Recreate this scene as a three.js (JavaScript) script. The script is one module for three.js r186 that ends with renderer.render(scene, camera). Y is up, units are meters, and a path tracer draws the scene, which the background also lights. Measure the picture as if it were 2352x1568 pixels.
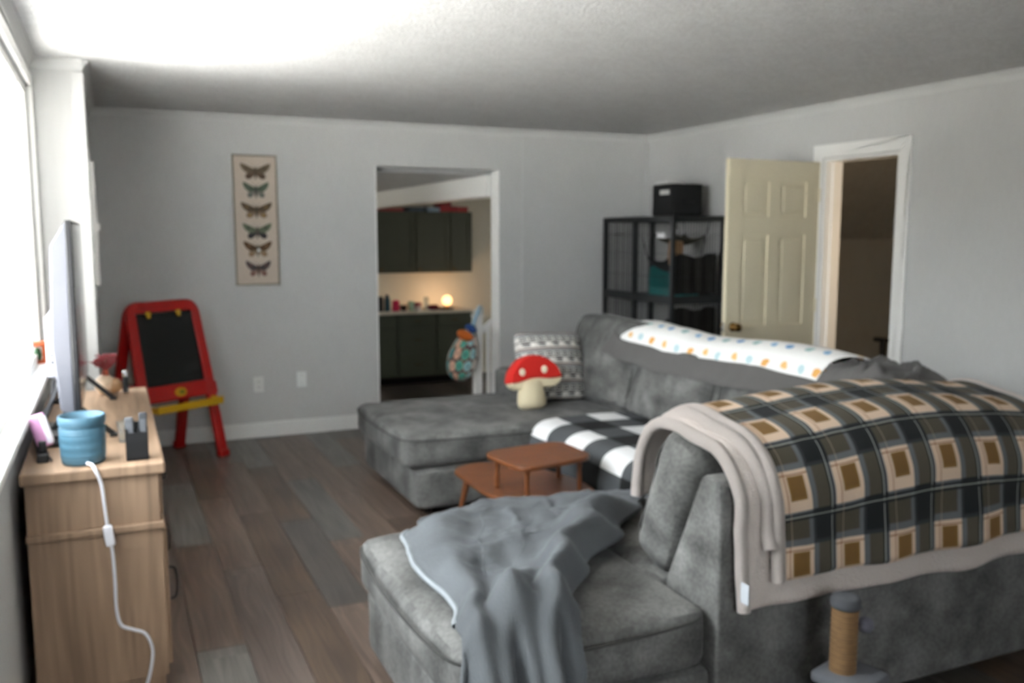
import * as THREE from 'three';
import { RoundedBoxGeometry } from 'three/addons/geometries/RoundedBoxGeometry.js';
import { mergeGeometries, mergeVertices, toCreasedNormals } from 'three/addons/utils/BufferGeometryUtils.js';

// ------------------------------------------------------------------ camera, sky, sun, exposure
const scene = new THREE.Scene();
const renderer = new THREE.WebGLRenderer();
renderer.toneMapping = THREE.LinearToneMapping;
renderer.toneMappingExposure = 2.35;
renderer.shadowMap.enabled = true;

const FPX = 2050.7, YAW = 0.4215, PITCH = 0.1197, EYE = 1.552;
const camera = new THREE.PerspectiveCamera(2 * Math.atan(784 / FPX) * 180 / Math.PI, 2352 / 1568, 0.05, 200);
camera.position.set(0, EYE, 0);
camera.rotation.set(-PITCH, -YAW, 0, 'YXZ');
camera.focus = 0.9;                 // the lens is focused on something close by: the whole room is a little soft
camera.userData.fStop = 6.2;

scene.background = new THREE.Color(8.0, 8.5, 8.85);      // bright overcast sky
const sun = new THREE.DirectionalLight(0xfffaf5, 64);
sun.position.set(0.6, 14, -11);
sun.target.position.set(0, 0, -3);
sun.shadow.radius = 6;
sun.castShadow = true;
Object.assign(sun.shadow.camera, { left: -14, right: 14, top: 14, bottom: -14, near: 0.5, far: 40 });
scene.add(sun, sun.target);

// ------------------------------------------------------------------ helpers
let seed = 20240611;
const rnd = () => { seed = (seed + 0x6D2B79F5) | 0; let t = Math.imul(seed ^ (seed >>> 15), 1 | seed); t = (t + Math.imul(t ^ (t >>> 7), 61 | t)) ^ t; return ((t ^ (t >>> 14)) >>> 0) / 4294967296; };
const V = (x, y, z) => new THREE.Vector3(x, y, z);
const lerp = (a, b, t) => a + (b - a) * t;
const sstep = (a, b, t) => { t = Math.min(1, Math.max(0, (t - a) / (b - a))); return t * t * (3 - 2 * t); };
// value noise
const NT = new Float32Array(65536); for (let i = 0; i < 65536; i++) NT[i] = rnd();
const nh = (x, y, z) => NT[((x * 73856093) ^ (y * 19349663) ^ (z * 83492791)) & 65535];
function noise(x, y, z = 0) {
  const xi = Math.floor(x), yi = Math.floor(y), zi = Math.floor(z);
  let u = x - xi, v = y - yi, w = z - zi; u = u * u * (3 - 2 * u); v = v * v * (3 - 2 * v); w = w * w * (3 - 2 * w);
  const c = (a, b, d) => nh(xi + a, yi + b, zi + d);
  return lerp(lerp(lerp(c(0, 0, 0), c(1, 0, 0), u), lerp(c(0, 1, 0), c(1, 1, 0), u), v), lerp(lerp(c(0, 0, 1), c(1, 0, 1), u), lerp(c(0, 1, 1), c(1, 1, 1), u), v), w);
}
const fbm = (x, y, z = 0, o = 4) => { let s = 0, a = 0.5, n = 0; for (let i = 0; i < o; i++) { s += a * noise(x, y, z); n += a; x *= 2.03; y *= 2.03; z *= 2.03; a *= 0.5; } return s / n; };
// tiling noise: period p in cells
function tnoise(x, y, p, k = 0) {
  const xi = Math.floor(x), yi = Math.floor(y); let u = x - xi, v = y - yi; u = u * u * (3 - 2 * u); v = v * v * (3 - 2 * v);
  const m = (a) => ((a % p) + p) % p, c = (a, b) => nh(m(xi + a), m(yi + b), k + p * 7);
  return lerp(lerp(c(0, 0), c(1, 0), u), lerp(c(0, 1), c(1, 1), u), v);
}
function canvasTex(w, h, draw, rep) {
  const c = document.createElement('canvas'); c.width = w; c.height = h; const g = c.getContext('2d'); draw(g, w, h);
  const t = new THREE.CanvasTexture(c); t.colorSpace = THREE.SRGBColorSpace; t.wrapS = t.wrapT = THREE.RepeatWrapping; if (rep) t.repeat.set(rep[0], rep[1]); return t;
}
function dataTex(w, h, f, srgb, rep) {
  const d = new Uint8Array(w * h * 4);
  for (let y = 0; y < h; y++) for (let x = 0; x < w; x++) { const c = f(x / w, y / h), i = (y * w + x) * 4; for (let k = 0; k < 3; k++) d[i + k] = Math.max(0, Math.min(255, (c.length ? c[k] : c) * 255)); d[i + 3] = 255; }
  const t = new THREE.DataTexture(d, w, h); t.magFilter = THREE.LinearFilter; t.minFilter = THREE.LinearMipmapLinearFilter; t.generateMipmaps = true; t.wrapS = t.wrapT = THREE.RepeatWrapping; if (srgb) t.colorSpace = THREE.SRGBColorSpace; if (rep) t.repeat.set(rep[0], rep[1]); t.needsUpdate = true; return t;
}
const M = (color, o = {}) => { const m = new (o.sheen || o.clearcoat || o.transmission ? THREE.MeshPhysicalMaterial : THREE.MeshStandardMaterial)({ roughness: 0.6, ...o }); m.color.set(color); return m; };

// geometries
const plain = (g) => { g = g.index ? g.toNonIndexed() : g; for (const k of Object.keys(g.attributes)) if (!['position', 'normal', 'uv'].includes(k)) g.deleteAttribute(k); if (!g.attributes.uv) g.setAttribute('uv', new THREE.Float32BufferAttribute(new Float32Array(g.attributes.position.count * 2), 2)); if (!g.attributes.normal) g.computeVertexNormals(); g.clearGroups?.(); return g; };
const merge = (list) => list.length === 1 ? list[0] : mergeGeometries(list.map(plain));
function box(w, h, d, x = 0, y = 0, z = 0, r = 0) { const g = r ? new RoundedBoxGeometry(w, h, d, 2, Math.min(r, w / 2.01, h / 2.01, d / 2.01)) : new THREE.BoxGeometry(w, h, d); return g.translate(x, y, z); }
const span = (x0, x1, y0, y1, z0, z1, r = 0) => box(Math.abs(x1 - x0), Math.abs(y1 - y0), Math.abs(z1 - z0), (x0 + x1) / 2, (y0 + y1) / 2, (z0 + z1) / 2, r);
const cyl = (r1, r2, h, x = 0, y = 0, z = 0, s = 20) => new THREE.CylinderGeometry(r1, r2, h, s).translate(x, y, z);
const lathe = (pts, s = 28, x = 0, y = 0, z = 0) => new THREE.LatheGeometry(pts.map((p) => new THREE.Vector2(p[0], p[1])), s).translate(x, y, z);
const tube = (pts, r, n = 40, s = 8, closed = false) => new THREE.TubeGeometry(new THREE.CatmullRomCurve3(pts.map((p) => p.isVector3 ? p : V(...p)), closed, 'centripetal'), n, r, s, closed);
function rod(a, b, r1, r2 = r1, s = 10) { a = V(...a); b = V(...b); const d = b.clone().sub(a), g = new THREE.CylinderGeometry(r2, r1, d.length(), s); g.applyQuaternion(new THREE.Quaternion().setFromUnitVectors(V(0, 1, 0), d.clone().normalize())); return g.translate((a.x + b.x) / 2, (a.y + b.y) / 2, (a.z + b.z) / 2); }
function bar(a, b, w, t) { a = V(...a); b = V(...b); const d = b.clone().sub(a), g = new RoundedBoxGeometry(w, d.length(), t, 2, Math.min(w, t) * 0.3); g.applyQuaternion(new THREE.Quaternion().setFromUnitVectors(V(0, 1, 0), d.clone().normalize())); return g.translate((a.x + b.x) / 2, (a.y + b.y) / 2, (a.z + b.z) / 2); }
// planar uv in metres from the dominant direction of each face
function boxUV(g, s = 1) {
  g = plain(g); const p = g.attributes.position, uv = new Float32Array(p.count * 2), a = V(0, 0, 0), b = V(0, 0, 0), c = V(0, 0, 0);
  for (let i = 0; i < p.count; i += 3) {
    a.fromBufferAttribute(p, i); b.fromBufferAttribute(p, i + 1).sub(a); c.fromBufferAttribute(p, i + 2).sub(a); b.cross(c);
    const n = [Math.abs(b.x), Math.abs(b.y), Math.abs(b.z)], k = n[0] > n[1] && n[0] > n[2] ? 0 : n[1] > n[2] ? 1 : 2;
    for (let j = i; j < i + 3; j++) { const x = p.getX(j), y = p.getY(j), z = p.getZ(j); uv[j * 2] = (k === 0 ? z : x) * s; uv[j * 2 + 1] = (k === 1 ? z : y) * s; }
  }
  g.setAttribute('uv', new THREE.BufferAttribute(uv, 2)); return g;
}
// soft upholstered block: rounded edges, faces that swell by puff = [x, y, z], a little unevenness
function soft(w, h, d, { r = 0.05, puff = [0, 0, 0], seg = 14, lump = 0.004, k = 0, uvs = 1 } = {}) {
  const g = new THREE.BoxGeometry(w, h, d, seg, seg, seg), p = g.attributes.position, hw = w / 2, hh = h / 2, hd = d / 2;
  const bend = (t, half) => { const q = t / half; const e = Math.max(0, half - r) / half; return q; };
  for (let i = 0; i < p.count; i++) {
    let x = p.getX(i), y = p.getY(i), z = p.getZ(i);
    // crowd the grid towards the edges so that the rounding has points to bend
    const cr = (t, half) => half * Math.sin((t / half) * Math.PI / 2) * 0.55 + t * 0.45;
    x = cr(x, hw); y = cr(y, hh); z = cr(z, hd);
    const cx = Math.max(-hw + r, Math.min(hw - r, x)), cy = Math.max(-hh + r, Math.min(hh - r, y)), cz = Math.max(-hd + r, Math.min(hd - r, z));
    const dx = x - cx, dy = y - cy, dz = z - cz, L = Math.hypot(dx, dy, dz);
    if (L > 1e-9) { const s = r / L; x = cx + dx * s; y = cy + dy * s; z = cz + dz * s; }
    const qx = x / hw, qy = y / hh, qz = z / hd, f = (a, b) => (1 - a * a) * (1 - b * b);
    const n = 1 + 0;
    const ox = puff[0] * qx * f(qy, qz), oy = puff[1] * qy * f(qx, qz), oz = puff[2] * qz * f(qx, qy);
    const l = (fbm(x * 7 + k * 3.1, y * 7 + 5, z * 7 + k) - 0.5) * 2 * lump;
    p.setXYZ(i, x + ox + qx * l, y + oy + qy * l, z + oz + qz * l);
  }
  g.deleteAttribute('uv'); g.deleteAttribute('normal');
  const m = mergeVertices(g, 1e-5); m.computeVertexNormals();
  const n = m.toNonIndexed(); return boxUV(n, uvs);
}
// thick cloth from a parametric surface fn(u, v) -> Vector3; len = [metres along u, metres along v]
function sheet(fn, nu, nv, th, len, side = 'both') {
  const P = [], N = [], id = (i, j) => j * (nu + 1) + i;
  for (let j = 0; j <= nv; j++) for (let i = 0; i <= nu; i++) P.push(fn(i / nu, j / nv));
  for (let j = 0; j <= nv; j++) for (let i = 0; i <= nu; i++) {
    const a = P[id(Math.min(nu, i + 1), j)].clone().sub(P[id(Math.max(0, i - 1), j)]), b = P[id(i, Math.min(nv, j + 1))].clone().sub(P[id(i, Math.max(0, j - 1))]);
    N.push(a.cross(b).normalize());
  }
  const pos = [], uv = [], idx = [];
  const edge = (i, j) => { const e = Math.min(i, nu - i, j, nv - j); return e === 0 ? 0.3 : 1; };
  const layer = (s) => { for (let j = 0; j <= nv; j++) for (let i = 0; i <= nu; i++) { const q = id(i, j), e = edge(i, j); pos.push(P[q].x + N[q].x * s * e, P[q].y + N[q].y * s * e, P[q].z + N[q].z * s * e); uv.push(i / nu * len[0], j / nv * len[1]); } };
  let base = 0;
  const front = () => { const o = base; layer(th / 2); for (let j = 0; j < nv; j++) for (let i = 0; i < nu; i++) idx.push(o + id(i, j), o + id(i + 1, j), o + id(i + 1, j + 1), o + id(i, j), o + id(i + 1, j + 1), o + id(i, j + 1)); base += P.length; return o; };
  const back = () => { const o = base; layer(-th / 2); for (let j = 0; j < nv; j++) for (let i = 0; i < nu; i++) idx.push(o + id(i, j), o + id(i + 1, j + 1), o + id(i + 1, j), o + id(i, j), o + id(i, j + 1), o + id(i + 1, j + 1)); base += P.length; return o; };
  const rim = (f, b) => { const loop = []; for (let i = 0; i <= nu; i++) loop.push(id(i, 0)); for (let j = 1; j <= nv; j++) loop.push(id(nu, j)); for (let i = nu - 1; i >= 0; i--) loop.push(id(i, nv)); for (let j = nv - 1; j >= 1; j--) loop.push(id(0, j)); for (let k = 0; k < loop.length; k++) { const a = loop[k], c = loop[(k + 1) % loop.length]; idx.push(f + a, b + a, f + c, f + c, b + a, b + c); } };
  if (side === 'both') { const f = front(), b = back(); rim(f, b); } else if (side === 'front') front(); else { const b = back(); const f = base; layer(th / 2); base += P.length; rim(f, b); }
  const g = new THREE.BufferGeometry(); g.setAttribute('position', new THREE.Float32BufferAttribute(pos, 3)); g.setAttribute('uv', new THREE.Float32BufferAttribute(uv, 2)); g.setIndex(idx); g.computeVertexNormals(); return plain(g);
}
// smooth path through points, by arc length
function pathOf(pts) { const c = new THREE.CatmullRomCurve3(pts.map((p) => V(p[0], p[1], p[2] || 0)), false, 'centripetal'); return (t) => c.getPointAt(Math.min(1, Math.max(0, t))); }
function polyShape(pts, r) { // rounded polygon in (x, y)
  const s = new THREE.Shape(), n = pts.length;
  for (let i = 0; i < n; i++) {
    const a = new THREE.Vector2(...pts[(i + n - 1) % n]), b = new THREE.Vector2(...pts[i]), c = new THREE.Vector2(...pts[(i + 1) % n]); const rr = Math.min(pts[i][2] ?? r, a.distanceTo(b) * 0.49, b.distanceTo(c) * 0.49);
    const p = b.clone().add(a.clone().sub(b).normalize().multiplyScalar(rr)), q = b.clone().add(c.clone().sub(b).normalize().multiplyScalar(rr));
    if (i === 0) s.moveTo(p.x, p.y); else s.lineTo(p.x, p.y); s.quadraticCurveTo(b.x, b.y, q.x, q.y);
  }
  s.closePath(); return s;
}
const extr = (shape, depth, bevel = 0, cs = 8) => new THREE.ExtrudeGeometry(shape, { depth: depth - 2 * bevel, bevelEnabled: bevel > 0, bevelThickness: bevel, bevelSize: bevel, bevelOffset: -bevel, bevelSegments: 3, curveSegments: cs }).translate(0, 0, bevel);
const slabTop = (pts, y, th, r, bevel) => extr(polyShape(pts.map((p) => [p[0], -p[1], p[2]]), r), th, bevel, 10).rotateX(-Math.PI / 2).translate(0, y - th, 0);   // outline in (x, z), top at y

// scene graph
const used = {};
function numbered(name) { const k = used[name] = (used[name] ?? -1) + 1; return k ? name + '_' + String(k).padStart(3, '0') : name; }
function thing(name, label, category, [x, y, z] = [0, 0, 0], turn = 0, group) { const o = new THREE.Group(); o.name = numbered(name); scene.add(o); o.position.set(x, y, z); o.rotation.y = turn; o.userData = { label, category }; if (group) o.userData.group = group; o.updateMatrixWorld(true); return o; }
function struct(name, label, category, pos = [0, 0, 0]) { const o = thing(name, label, category, pos); o.name = name; o.userData.kind = 'structure'; return o; }
// a part whose geometry is given in the parent's own axes
function own(name, g, m, parent, label) { const o = new THREE.Mesh(g, m); o.name = name; if (label) o.userData.label = label; parent.add(o); return o; }
// a part whose geometry is given in the room's axes
function part(name, g, m, parent, label) { g = g.clone(); parent.updateWorldMatrix(true, false); g.applyMatrix4(parent.matrixWorld.clone().invert()); return own(name, g, m, parent, label); }
function solo(name, g, m, label, category, group) { const o = new THREE.Mesh(g, m); g.computeBoundingBox(); const b = g.boundingBox, x = (b.min.x + b.max.x) / 2, z = (b.min.z + b.max.z) / 2, y = b.min.y; g.translate(-x, -y, -z); o.position.set(x, y, z); o.name = numbered(name); o.userData = { label, category }; if (group) o.userData.group = group; scene.add(o); return o; }
function structMesh(name, g, m, label, category) { const o = new THREE.Mesh(g, m); o.name = name; o.userData = { label, category, kind: 'structure' }; scene.add(o); return o; }

// ------------------------------------------------------------------ materials
const bumpFine = dataTex(256, 256, (u, v) => 0.5 * tnoise(u * 64, v * 64, 64, 1) + 0.5 * tnoise(u * 128, v * 128, 128, 2));
const popcornBump = dataTex(512, 512, (u, v) => { const a = tnoise(u * 60, v * 60, 60, 3), b = tnoise(u * 120, v * 120, 120, 4); return Math.pow(a, 1.5) * 0.7 + b * 0.3; }, false, [2.2, 2.2]);
const popcornMap = dataTex(512, 512, (u, v) => { const a = 0.5 * tnoise(u * 60, v * 60, 60, 3) + 0.3 * tnoise(u * 120, v * 120, 120, 4) + 0.2 * tnoise(u * 7, v * 7, 7, 9), c = 0.72 + 0.12 * a; return [c, c, c * 0.995]; }, true, [1.2, 1.2]);
const wallMap = dataTex(256, 256, (u, v) => { const a = 0.5 * tnoise(u * 90, v * 20, 90 * 1, 5) + 0.5 * tnoise(u * 5, v * 5, 5, 6); const c = 0.97 + 0.03 * a; return [c, c, c]; }, true, [1, 1]);
const MAT = {
  wall: M('#c6c6c4', { map: wallMap, roughness: 0.75 }),
  ceil: M('#ffffff', { map: popcornMap, bumpMap: popcornBump, bumpScale: 0.0035, roughness: 0.95 }),
  trim: M('#e2e2df', { roughness: 0.5 }),
  crown: M('#c8c8c6', { roughness: 0.6 }),
  white: M('#ecebe8', { roughness: 0.45 }),
  glass: M('#ffffff', { transmission: 1, roughness: 0.02, thickness: 0, ior: 1.45 }),
  black: M('#131313', { roughness: 0.5 }),
  blackSoft: M('#0e0e10', { roughness: 0.9 }),
  metalDark: M('#26282a', { roughness: 0.5, metalness: 0.4 }),
  chrome: M('#d5d5d5', { roughness: 0.25, metalness: 1 }),
  brass: M('#8f7040', { roughness: 0.25, metalness: 1 }),
};
// velvety sofa cloth
const sofaMap = dataTex(512, 512, (u, v) => { const a = 0.45 * tnoise(u * 6, v * 6, 6, 11) + 0.3 * tnoise(u * 14, v * 14, 14, 12) + 0.25 * tnoise(u * 90, v * 90, 90, 13), k = 0.385 + 0.17 * (a - 0.5) * 2; return [k * 1.0, k * 1.0, k * 0.975]; }, true, [1.4, 1.4]);
MAT.sofa = M('#ffffff', { map: sofaMap, roughness: 0.9, sheen: 0.5, sheenRoughness: 0.5, sheenColor: new THREE.Color(0.5, 0.5, 0.49), bumpMap: bumpFine, bumpScale: 0.001 });
MAT.piping = M('#3c3c3a', { roughness: 0.9 });

// wood of floor planks (grain along v)
function plankTex(k, c1, c2) {
  return dataTex(128, 512, (u, v) => {
    const w = (tnoise(u * 3, v * 4, 4 * 3, 20 + k) - 0.5) * 0.25, g = tnoise((u + w) * 36, v * 6, 36, 30 + k) * 0.45 + tnoise((u + w) * 14, v * 3, 14 * 3, 40 + k) * 0.35 + tnoise(u * 4, v * 4, 4, 50 + k) * 0.45 - 0.12;
    return [0, 1, 2].map((i) => lerp(c1[i], c2[i], Math.max(0, Math.min(1, g))));
  }, true);
}
const H = (s) => { const c = parseInt(s.slice(1), 16); return [(c >> 16 & 255) / 255, (c >> 8 & 255) / 255, (c & 255) / 255]; };
const plankMats = [['#443a35', '#6f635b'], ['#4d4a46', '#7a7670'], ['#3d322d', '#695848'], ['#464340', '#6e6a64'], ['#4c4039', '#7d6c5f'], ['#3c3835', '#605a54']].map(([a, b], k) => new THREE.MeshStandardMaterial({ map: plankTex(k, H(a), H(b)), roughness: 0.38 }));

// ------------------------------------------------------------------ room
const XL = -0.325, XJ = -0.09, ZJ = -5.1, XR = 4.446, ZB = -6.944, CEIL = 2.42, ZN = 1.3;
const KF = -0.40, KC = 2.05, KZ = -11.62;   // the kitchen lies two steps lower
const DX0 = 1.93, DX1 = 3.0, DH = 2.082;     // doorway to the kitchen
const HZ0 = -4.74, HZ1 = -4.10, HH = 2.055;  // doorway to the stairs

// outside
structMesh('ground', new THREE.PlaneGeometry(90, 90, 1, 1).rotateX(-Math.PI / 2).translate(-6, -0.7, -3), M('#c4c5c3', { roughness: 0.9, bumpMap: bumpFine, bumpScale: 0.01 }), 'pale concrete ground outside the windows', 'ground');

structMesh('wall_outside', span(-7.6, -7.4, -0.7, 2.85, -16, -0.8), M('#57534c', { roughness: 0.9 }), 'grey brown timber wall of the house opposite the window', 'wall');
structMesh('wall_fin', span(-1.4, XL - 0.145, -0.7, 2.95, -4.62, -4.46), M('#2a2825', { roughness: 0.9 }), 'timber privacy fin outside between the window sashes', 'wall');

// floor: loose planks over a dark subfloor
const floor = struct('floor', 'dark grey brown wood plank floor of the living room', 'floor');
own('subfloor', span(XL - 0.14, XR + 0.14, -0.12, -0.012, ZB - 0.16, ZN + 0.1), M('#1c1917', { roughness: 0.9 }), floor);
{
  const PW = 0.182, PL = 1.22, geos = {};
  const pg = (len) => { const k = len.toFixed(3); if (!geos[k]) { const g = new RoundedBoxGeometry(PW - 0.0016, 0.012, len - 0.0016, 1, 0.0012), p = g.attributes.position, uv = g.attributes.uv, off = rnd(); for (let i = 0; i < p.count; i++) uv.setXY(i, p.getX(i) / PW + 0.5 + off, p.getZ(i) / 1.22 + off); geos[k] = plain(g); } return geos[k]; };
  let row = 0;
  for (let x = XL; x < XR - 0.01; x += PW, row++) {
    const shift = [0, 0.41, 0.82, 0.2, 0.61, 1.02][row % 6];
    for (let z0 = ZN + shift; z0 > ZB; z0 -= PL) {
      const a = Math.min(z0, ZN), b = Math.max(z0 - PL, ZB); if (a - b < 0.03) continue;
      const o = own('plank', pg(a - b), plankMats[Math.floor(rnd() * 6)], floor); o.position.set(x + PW / 2, -0.006, (a + b) / 2);
    }
  }
}
// ceiling
structMesh('ceiling', boxUV(span(XL - 0.14, XR + 0.14, CEIL, CEIL + 0.12, ZB - 0.16, ZN + 0.1)), MAT.ceil, 'white popcorn textured ceiling of the living room', 'ceiling');

// walls as extruded outlines with openings
function wallX(x0, x1, zNear, zFar, y0, y1, holes) { // wall standing along z
  const s = new THREE.Shape(); s.moveTo(-zNear, y0); s.lineTo(-zFar, y0); s.lineTo(-zFar, y1); s.lineTo(-zNear, y1); s.closePath();
  for (const [za, zb, a, b] of holes) { const h = new THREE.Path(); h.moveTo(-za, a); h.lineTo(-za, b); h.lineTo(-zb, b); h.lineTo(-zb, a); h.closePath(); s.holes.push(h); }
  return extr(s, x1 - x0).rotateY(Math.PI / 2).translate(x0, 0, 0);
}
function wallZ(z0, z1, xa, xb, y0, y1, holes) { // wall standing along x, from z0 back to z1 (z1 > z0)
  const s = new THREE.Shape(); s.moveTo(xa, y0); s.lineTo(xb, y0); s.lineTo(xb, y1); s.lineTo(xa, y1); s.closePath();
  for (const [a, b, c, d] of holes) { const h = new THREE.Path(); h.moveTo(a, c); h.lineTo(a, d); h.lineTo(b, d); h.lineTo(b, c); h.closePath(); s.holes.push(h); }
  return extr(s, z1 - z0).translate(0, 0, z0);
}
const NW0 = 0.35, NW1 = 1.15; // window in the wall behind the photographer
const WZ0 = -5.04, WZ1 = -1.85, WY0 = 0.94, WY1 = 2.27; // window opening
structMesh('wall_left', wallX(XL - 0.14, XL, ZN + 0.1, ZJ, -0.12, CEIL, [[WZ1, WZ0, WY0, WY1]]), MAT.wall, 'grey painted wall around the big window', 'wall');
structMesh('wall_left_return', span(XL - 0.14, XJ, -0.12, CEIL, ZJ, ZB - 0.16), MAT.wall, 'grey painted wall stepping forward beside the window', 'wall');
structMesh('wall_back', wallZ(ZB - 0.16, ZB, XJ, XR + 0.14, -0.12, CEIL, [[DX0, DX1, -0.11, DH]]), MAT.wall, 'grey painted wall with the open doorway to the kitchen', 'wall');
structMesh('wall_right', wallX(XR, XR + 0.14, ZN + 0.1, ZB, -0.12, CEIL, [[HZ1, HZ0, -0.11, HH]]), MAT.wall, 'grey painted wall with the stairway door', 'wall');
structMesh('wall_near', wallZ(ZN, ZN + 0.14, XL - 0.14, XR + 0.14, -0.12, CEIL, [[NW0, NW1, 0.95, 2.1]]), MAT.wall, 'grey painted wall behind the photographer', 'wall');
// vertical batten over a wall panel seam
structMesh('trim_1', span(3.205, 3.24, 0.1, CEIL - 0.06, ZB, ZB + 0.006, 0.002), MAT.wall, 'thin grey batten over a panel seam in the back wall', 'batten');
structMesh('trim_2', span(XR - 0.03, XR, 0.1, CEIL - 0.06, ZB, ZB + 0.03, 0.008), MAT.wall, 'grey corner moulding between back wall and right wall', 'moulding');
structMesh('trim_3', span(XJ - 0.045, XJ + 0.012, 0, CEIL - 0.06, ZJ - 0.045, ZJ + 0.012, 0.006), MAT.crown, 'pale corner bead on the stepped wall beside the window', 'moulding');
// crown mouldings: cove profile swept along the walls
function crown(a, b, inward) { // a, b: [x, z] at the wall line, inward: unit [x, z]
  const s = new THREE.Shape(); s.moveTo(0, 0); s.lineTo(0, -0.055); s.lineTo(0.009, -0.055); s.quadraticCurveTo(0.015, -0.022, 0.036, -0.012); s.lineTo(0.038, 0); s.closePath();
  const L = Math.hypot(b[0] - a[0], b[1] - a[1]), g = extr(s, L, 0, 6); // shape x -> inward, z -> along
  const m = new THREE.Matrix4().makeBasis(V(inward[0], 0, inward[1]), V(0, 1, 0), V((b[0] - a[0]) / L, 0, (b[1] - a[1]) / L)); if (m.determinant() < 0) { g.scale(1, 1, 1); }
  g.applyMatrix4(m); return g.translate(a[0], CEIL, a[1]);
}
structMesh('trim_4', crown([XR, ZB], [XJ, ZB], [0, 1]), MAT.crown, 'grey crown moulding along the back wall', 'moulding');
structMesh('trim_5', crown([XR, ZN], [XR, ZB], [-1, 0]), MAT.crown, 'grey crown moulding along the right wall', 'moulding');
structMesh('trim_6', crown([XL, ZJ], [XL, ZN], [1, 0]), MAT.crown, 'grey crown moulding above the big window', 'moulding');
structMesh('trim_7', crown([XJ + 0.01, ZJ], [XL, ZJ], [0, 1]), MAT.crown, 'short grey crown moulding on the stepped wall', 'moulding');
structMesh('trim_8', crown([XJ, ZB], [XJ, ZJ], [1, 0]), MAT.crown, 'grey crown moulding on the wall beyond the step', 'moulding');
// baseboards
structMesh('baseboard_back', span(XJ, DX0 - 0.002, 0, 0.115, ZB, ZB + 0.014, 0.004), MAT.trim, 'white baseboard under the moth print', 'baseboard');
structMesh('baseboard_back_right', span(DX1 + 0.002, XR, 0, 0.115, ZB, ZB + 0.014, 0.004), MAT.trim, 'white baseboard behind the sofa and cage', 'baseboard');
structMesh('baseboard_right', span(XR - 0.014, XR, 0, 0.115, ZB + 0.014, HZ0 - 0.1, 0.004), MAT.trim, 'white baseboard in the cage corner', 'baseboard');
structMesh('baseboard_right_near', span(XR - 0.014, XR, 0, 0.115, HZ1 + 0.09, ZN, 0.004), MAT.trim, 'white baseboard right of the stairway door', 'baseboard');
// reveal boards of the kitchen doorway
structMesh('trim_9', span(DX1 - 0.012, DX1, 0, DH, ZB - 0.16, ZB, 0.003), MAT.white, 'white jamb board on the right of the kitchen doorway', 'door jamb');
structMesh('trim_10', span(DX0, DX0 + 0.012, 0, DH, ZB - 0.16, ZB, 0.003), MAT.white, 'white jamb board on the left of the kitchen doorway', 'door jamb');

// ------------------------------------------------------------------ window
{
  const w = struct('window_1', 'big white framed window with narrow side sash over a deep sill', 'window', [XL, WY0, (WZ0 + WZ1) / 2]);
  const fx0 = XL - 0.085, fx1 = XL - 0.012, bw = 0.045;
  part('frame', span(fx0, fx1, WY0, WY0 + bw, WZ0, WZ1, 0.006), MAT.white, w); part('frame', span(fx0, fx1, WY1 - bw, WY1, WZ0, WZ1, 0.006), MAT.white, w);
  for (const z of [WZ0 + bw / 2, WZ1 - bw / 2]) part('frame', span(fx0, fx1, WY0 + bw, WY1 - bw, z - bw / 2, z + bw / 2, 0.006), MAT.white, w);
  const mull = [-4.53, -2.35];
  for (const z of mull) part('mullion', span(fx0, fx1, WY0 + bw, WY1 - bw, z - 0.032, z + 0.032, 0.006), MAT.white, w);
  const es = [WZ0 + bw, ...mull, WZ1 - bw];
  for (let i = 0; i < 3; i++) part('pane', span(XL - 0.054, XL - 0.05, WY0 + bw, WY1 - bw, es[i] + (i ? 0.032 : 0), es[i + 1] - (i < 2 ? 0.032 : 0)), MAT.glass, w);
  part('sill', span(XL - 0.085, XL + 0.05, WY0 - 0.028, WY0 + 0.002, WZ0 - 0.045, WZ1 + 0.05, 0.008), MAT.white, w);
  part('apron', span(XL, XL + 0.016, WY0 - 0.09, WY0 - 0.028, WZ0 - 0.03, WZ1 + 0.03, 0.004), MAT.white, w);
  part('casing', span(XL, XL + 0.016, WY1, WY1 + 0.06, WZ0 - 0.04, WZ1 + 0.04, 0.004), MAT.white, w); part('casing', span(XL, XL + 0.016, WY0, WY1, WZ1, WZ1 + 0.05, 0.004), MAT.white, w); part('casing', span(XL, XL + 0.016, WY0, WY1, WZ0 - 0.04, WZ0, 0.004), MAT.white, w);
}

{
  const w = struct('window_3', 'white framed window in the wall behind the photographer', 'window', [(NW0 + NW1) / 2, 0.95, ZN + 0.07]), z0 = ZN + 0.04, z1 = ZN + 0.1;
  for (const x of [NW0 + 0.025, (NW0 + NW1) / 2, NW1 - 0.025]) part('mullion', span(x - 0.025, x + 0.025, 0.95, 2.1, z0, z1, 0.005), MAT.white, w);
  for (const y of [0.975, 2.075]) part('frame', span(NW0 + 0.05, NW1 - 0.05, y - 0.025, y + 0.025, z0, z1, 0.005), MAT.white, w);
  part('pane', span(NW0 + 0.05, (NW0 + NW1) / 2 - 0.025, 1.0, 2.05, ZN + 0.068, ZN + 0.072), MAT.glass, w); part('pane', span((NW0 + NW1) / 2 + 0.025, NW1 - 0.05, 1.0, 2.05, ZN + 0.068, ZN + 0.072), MAT.glass, w);
  part('sill', span(NW0 - 0.04, NW1 + 0.04, 0.92, 0.95, ZN - 0.05, ZN + 0.1, 0.006), MAT.white, w);
}

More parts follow.
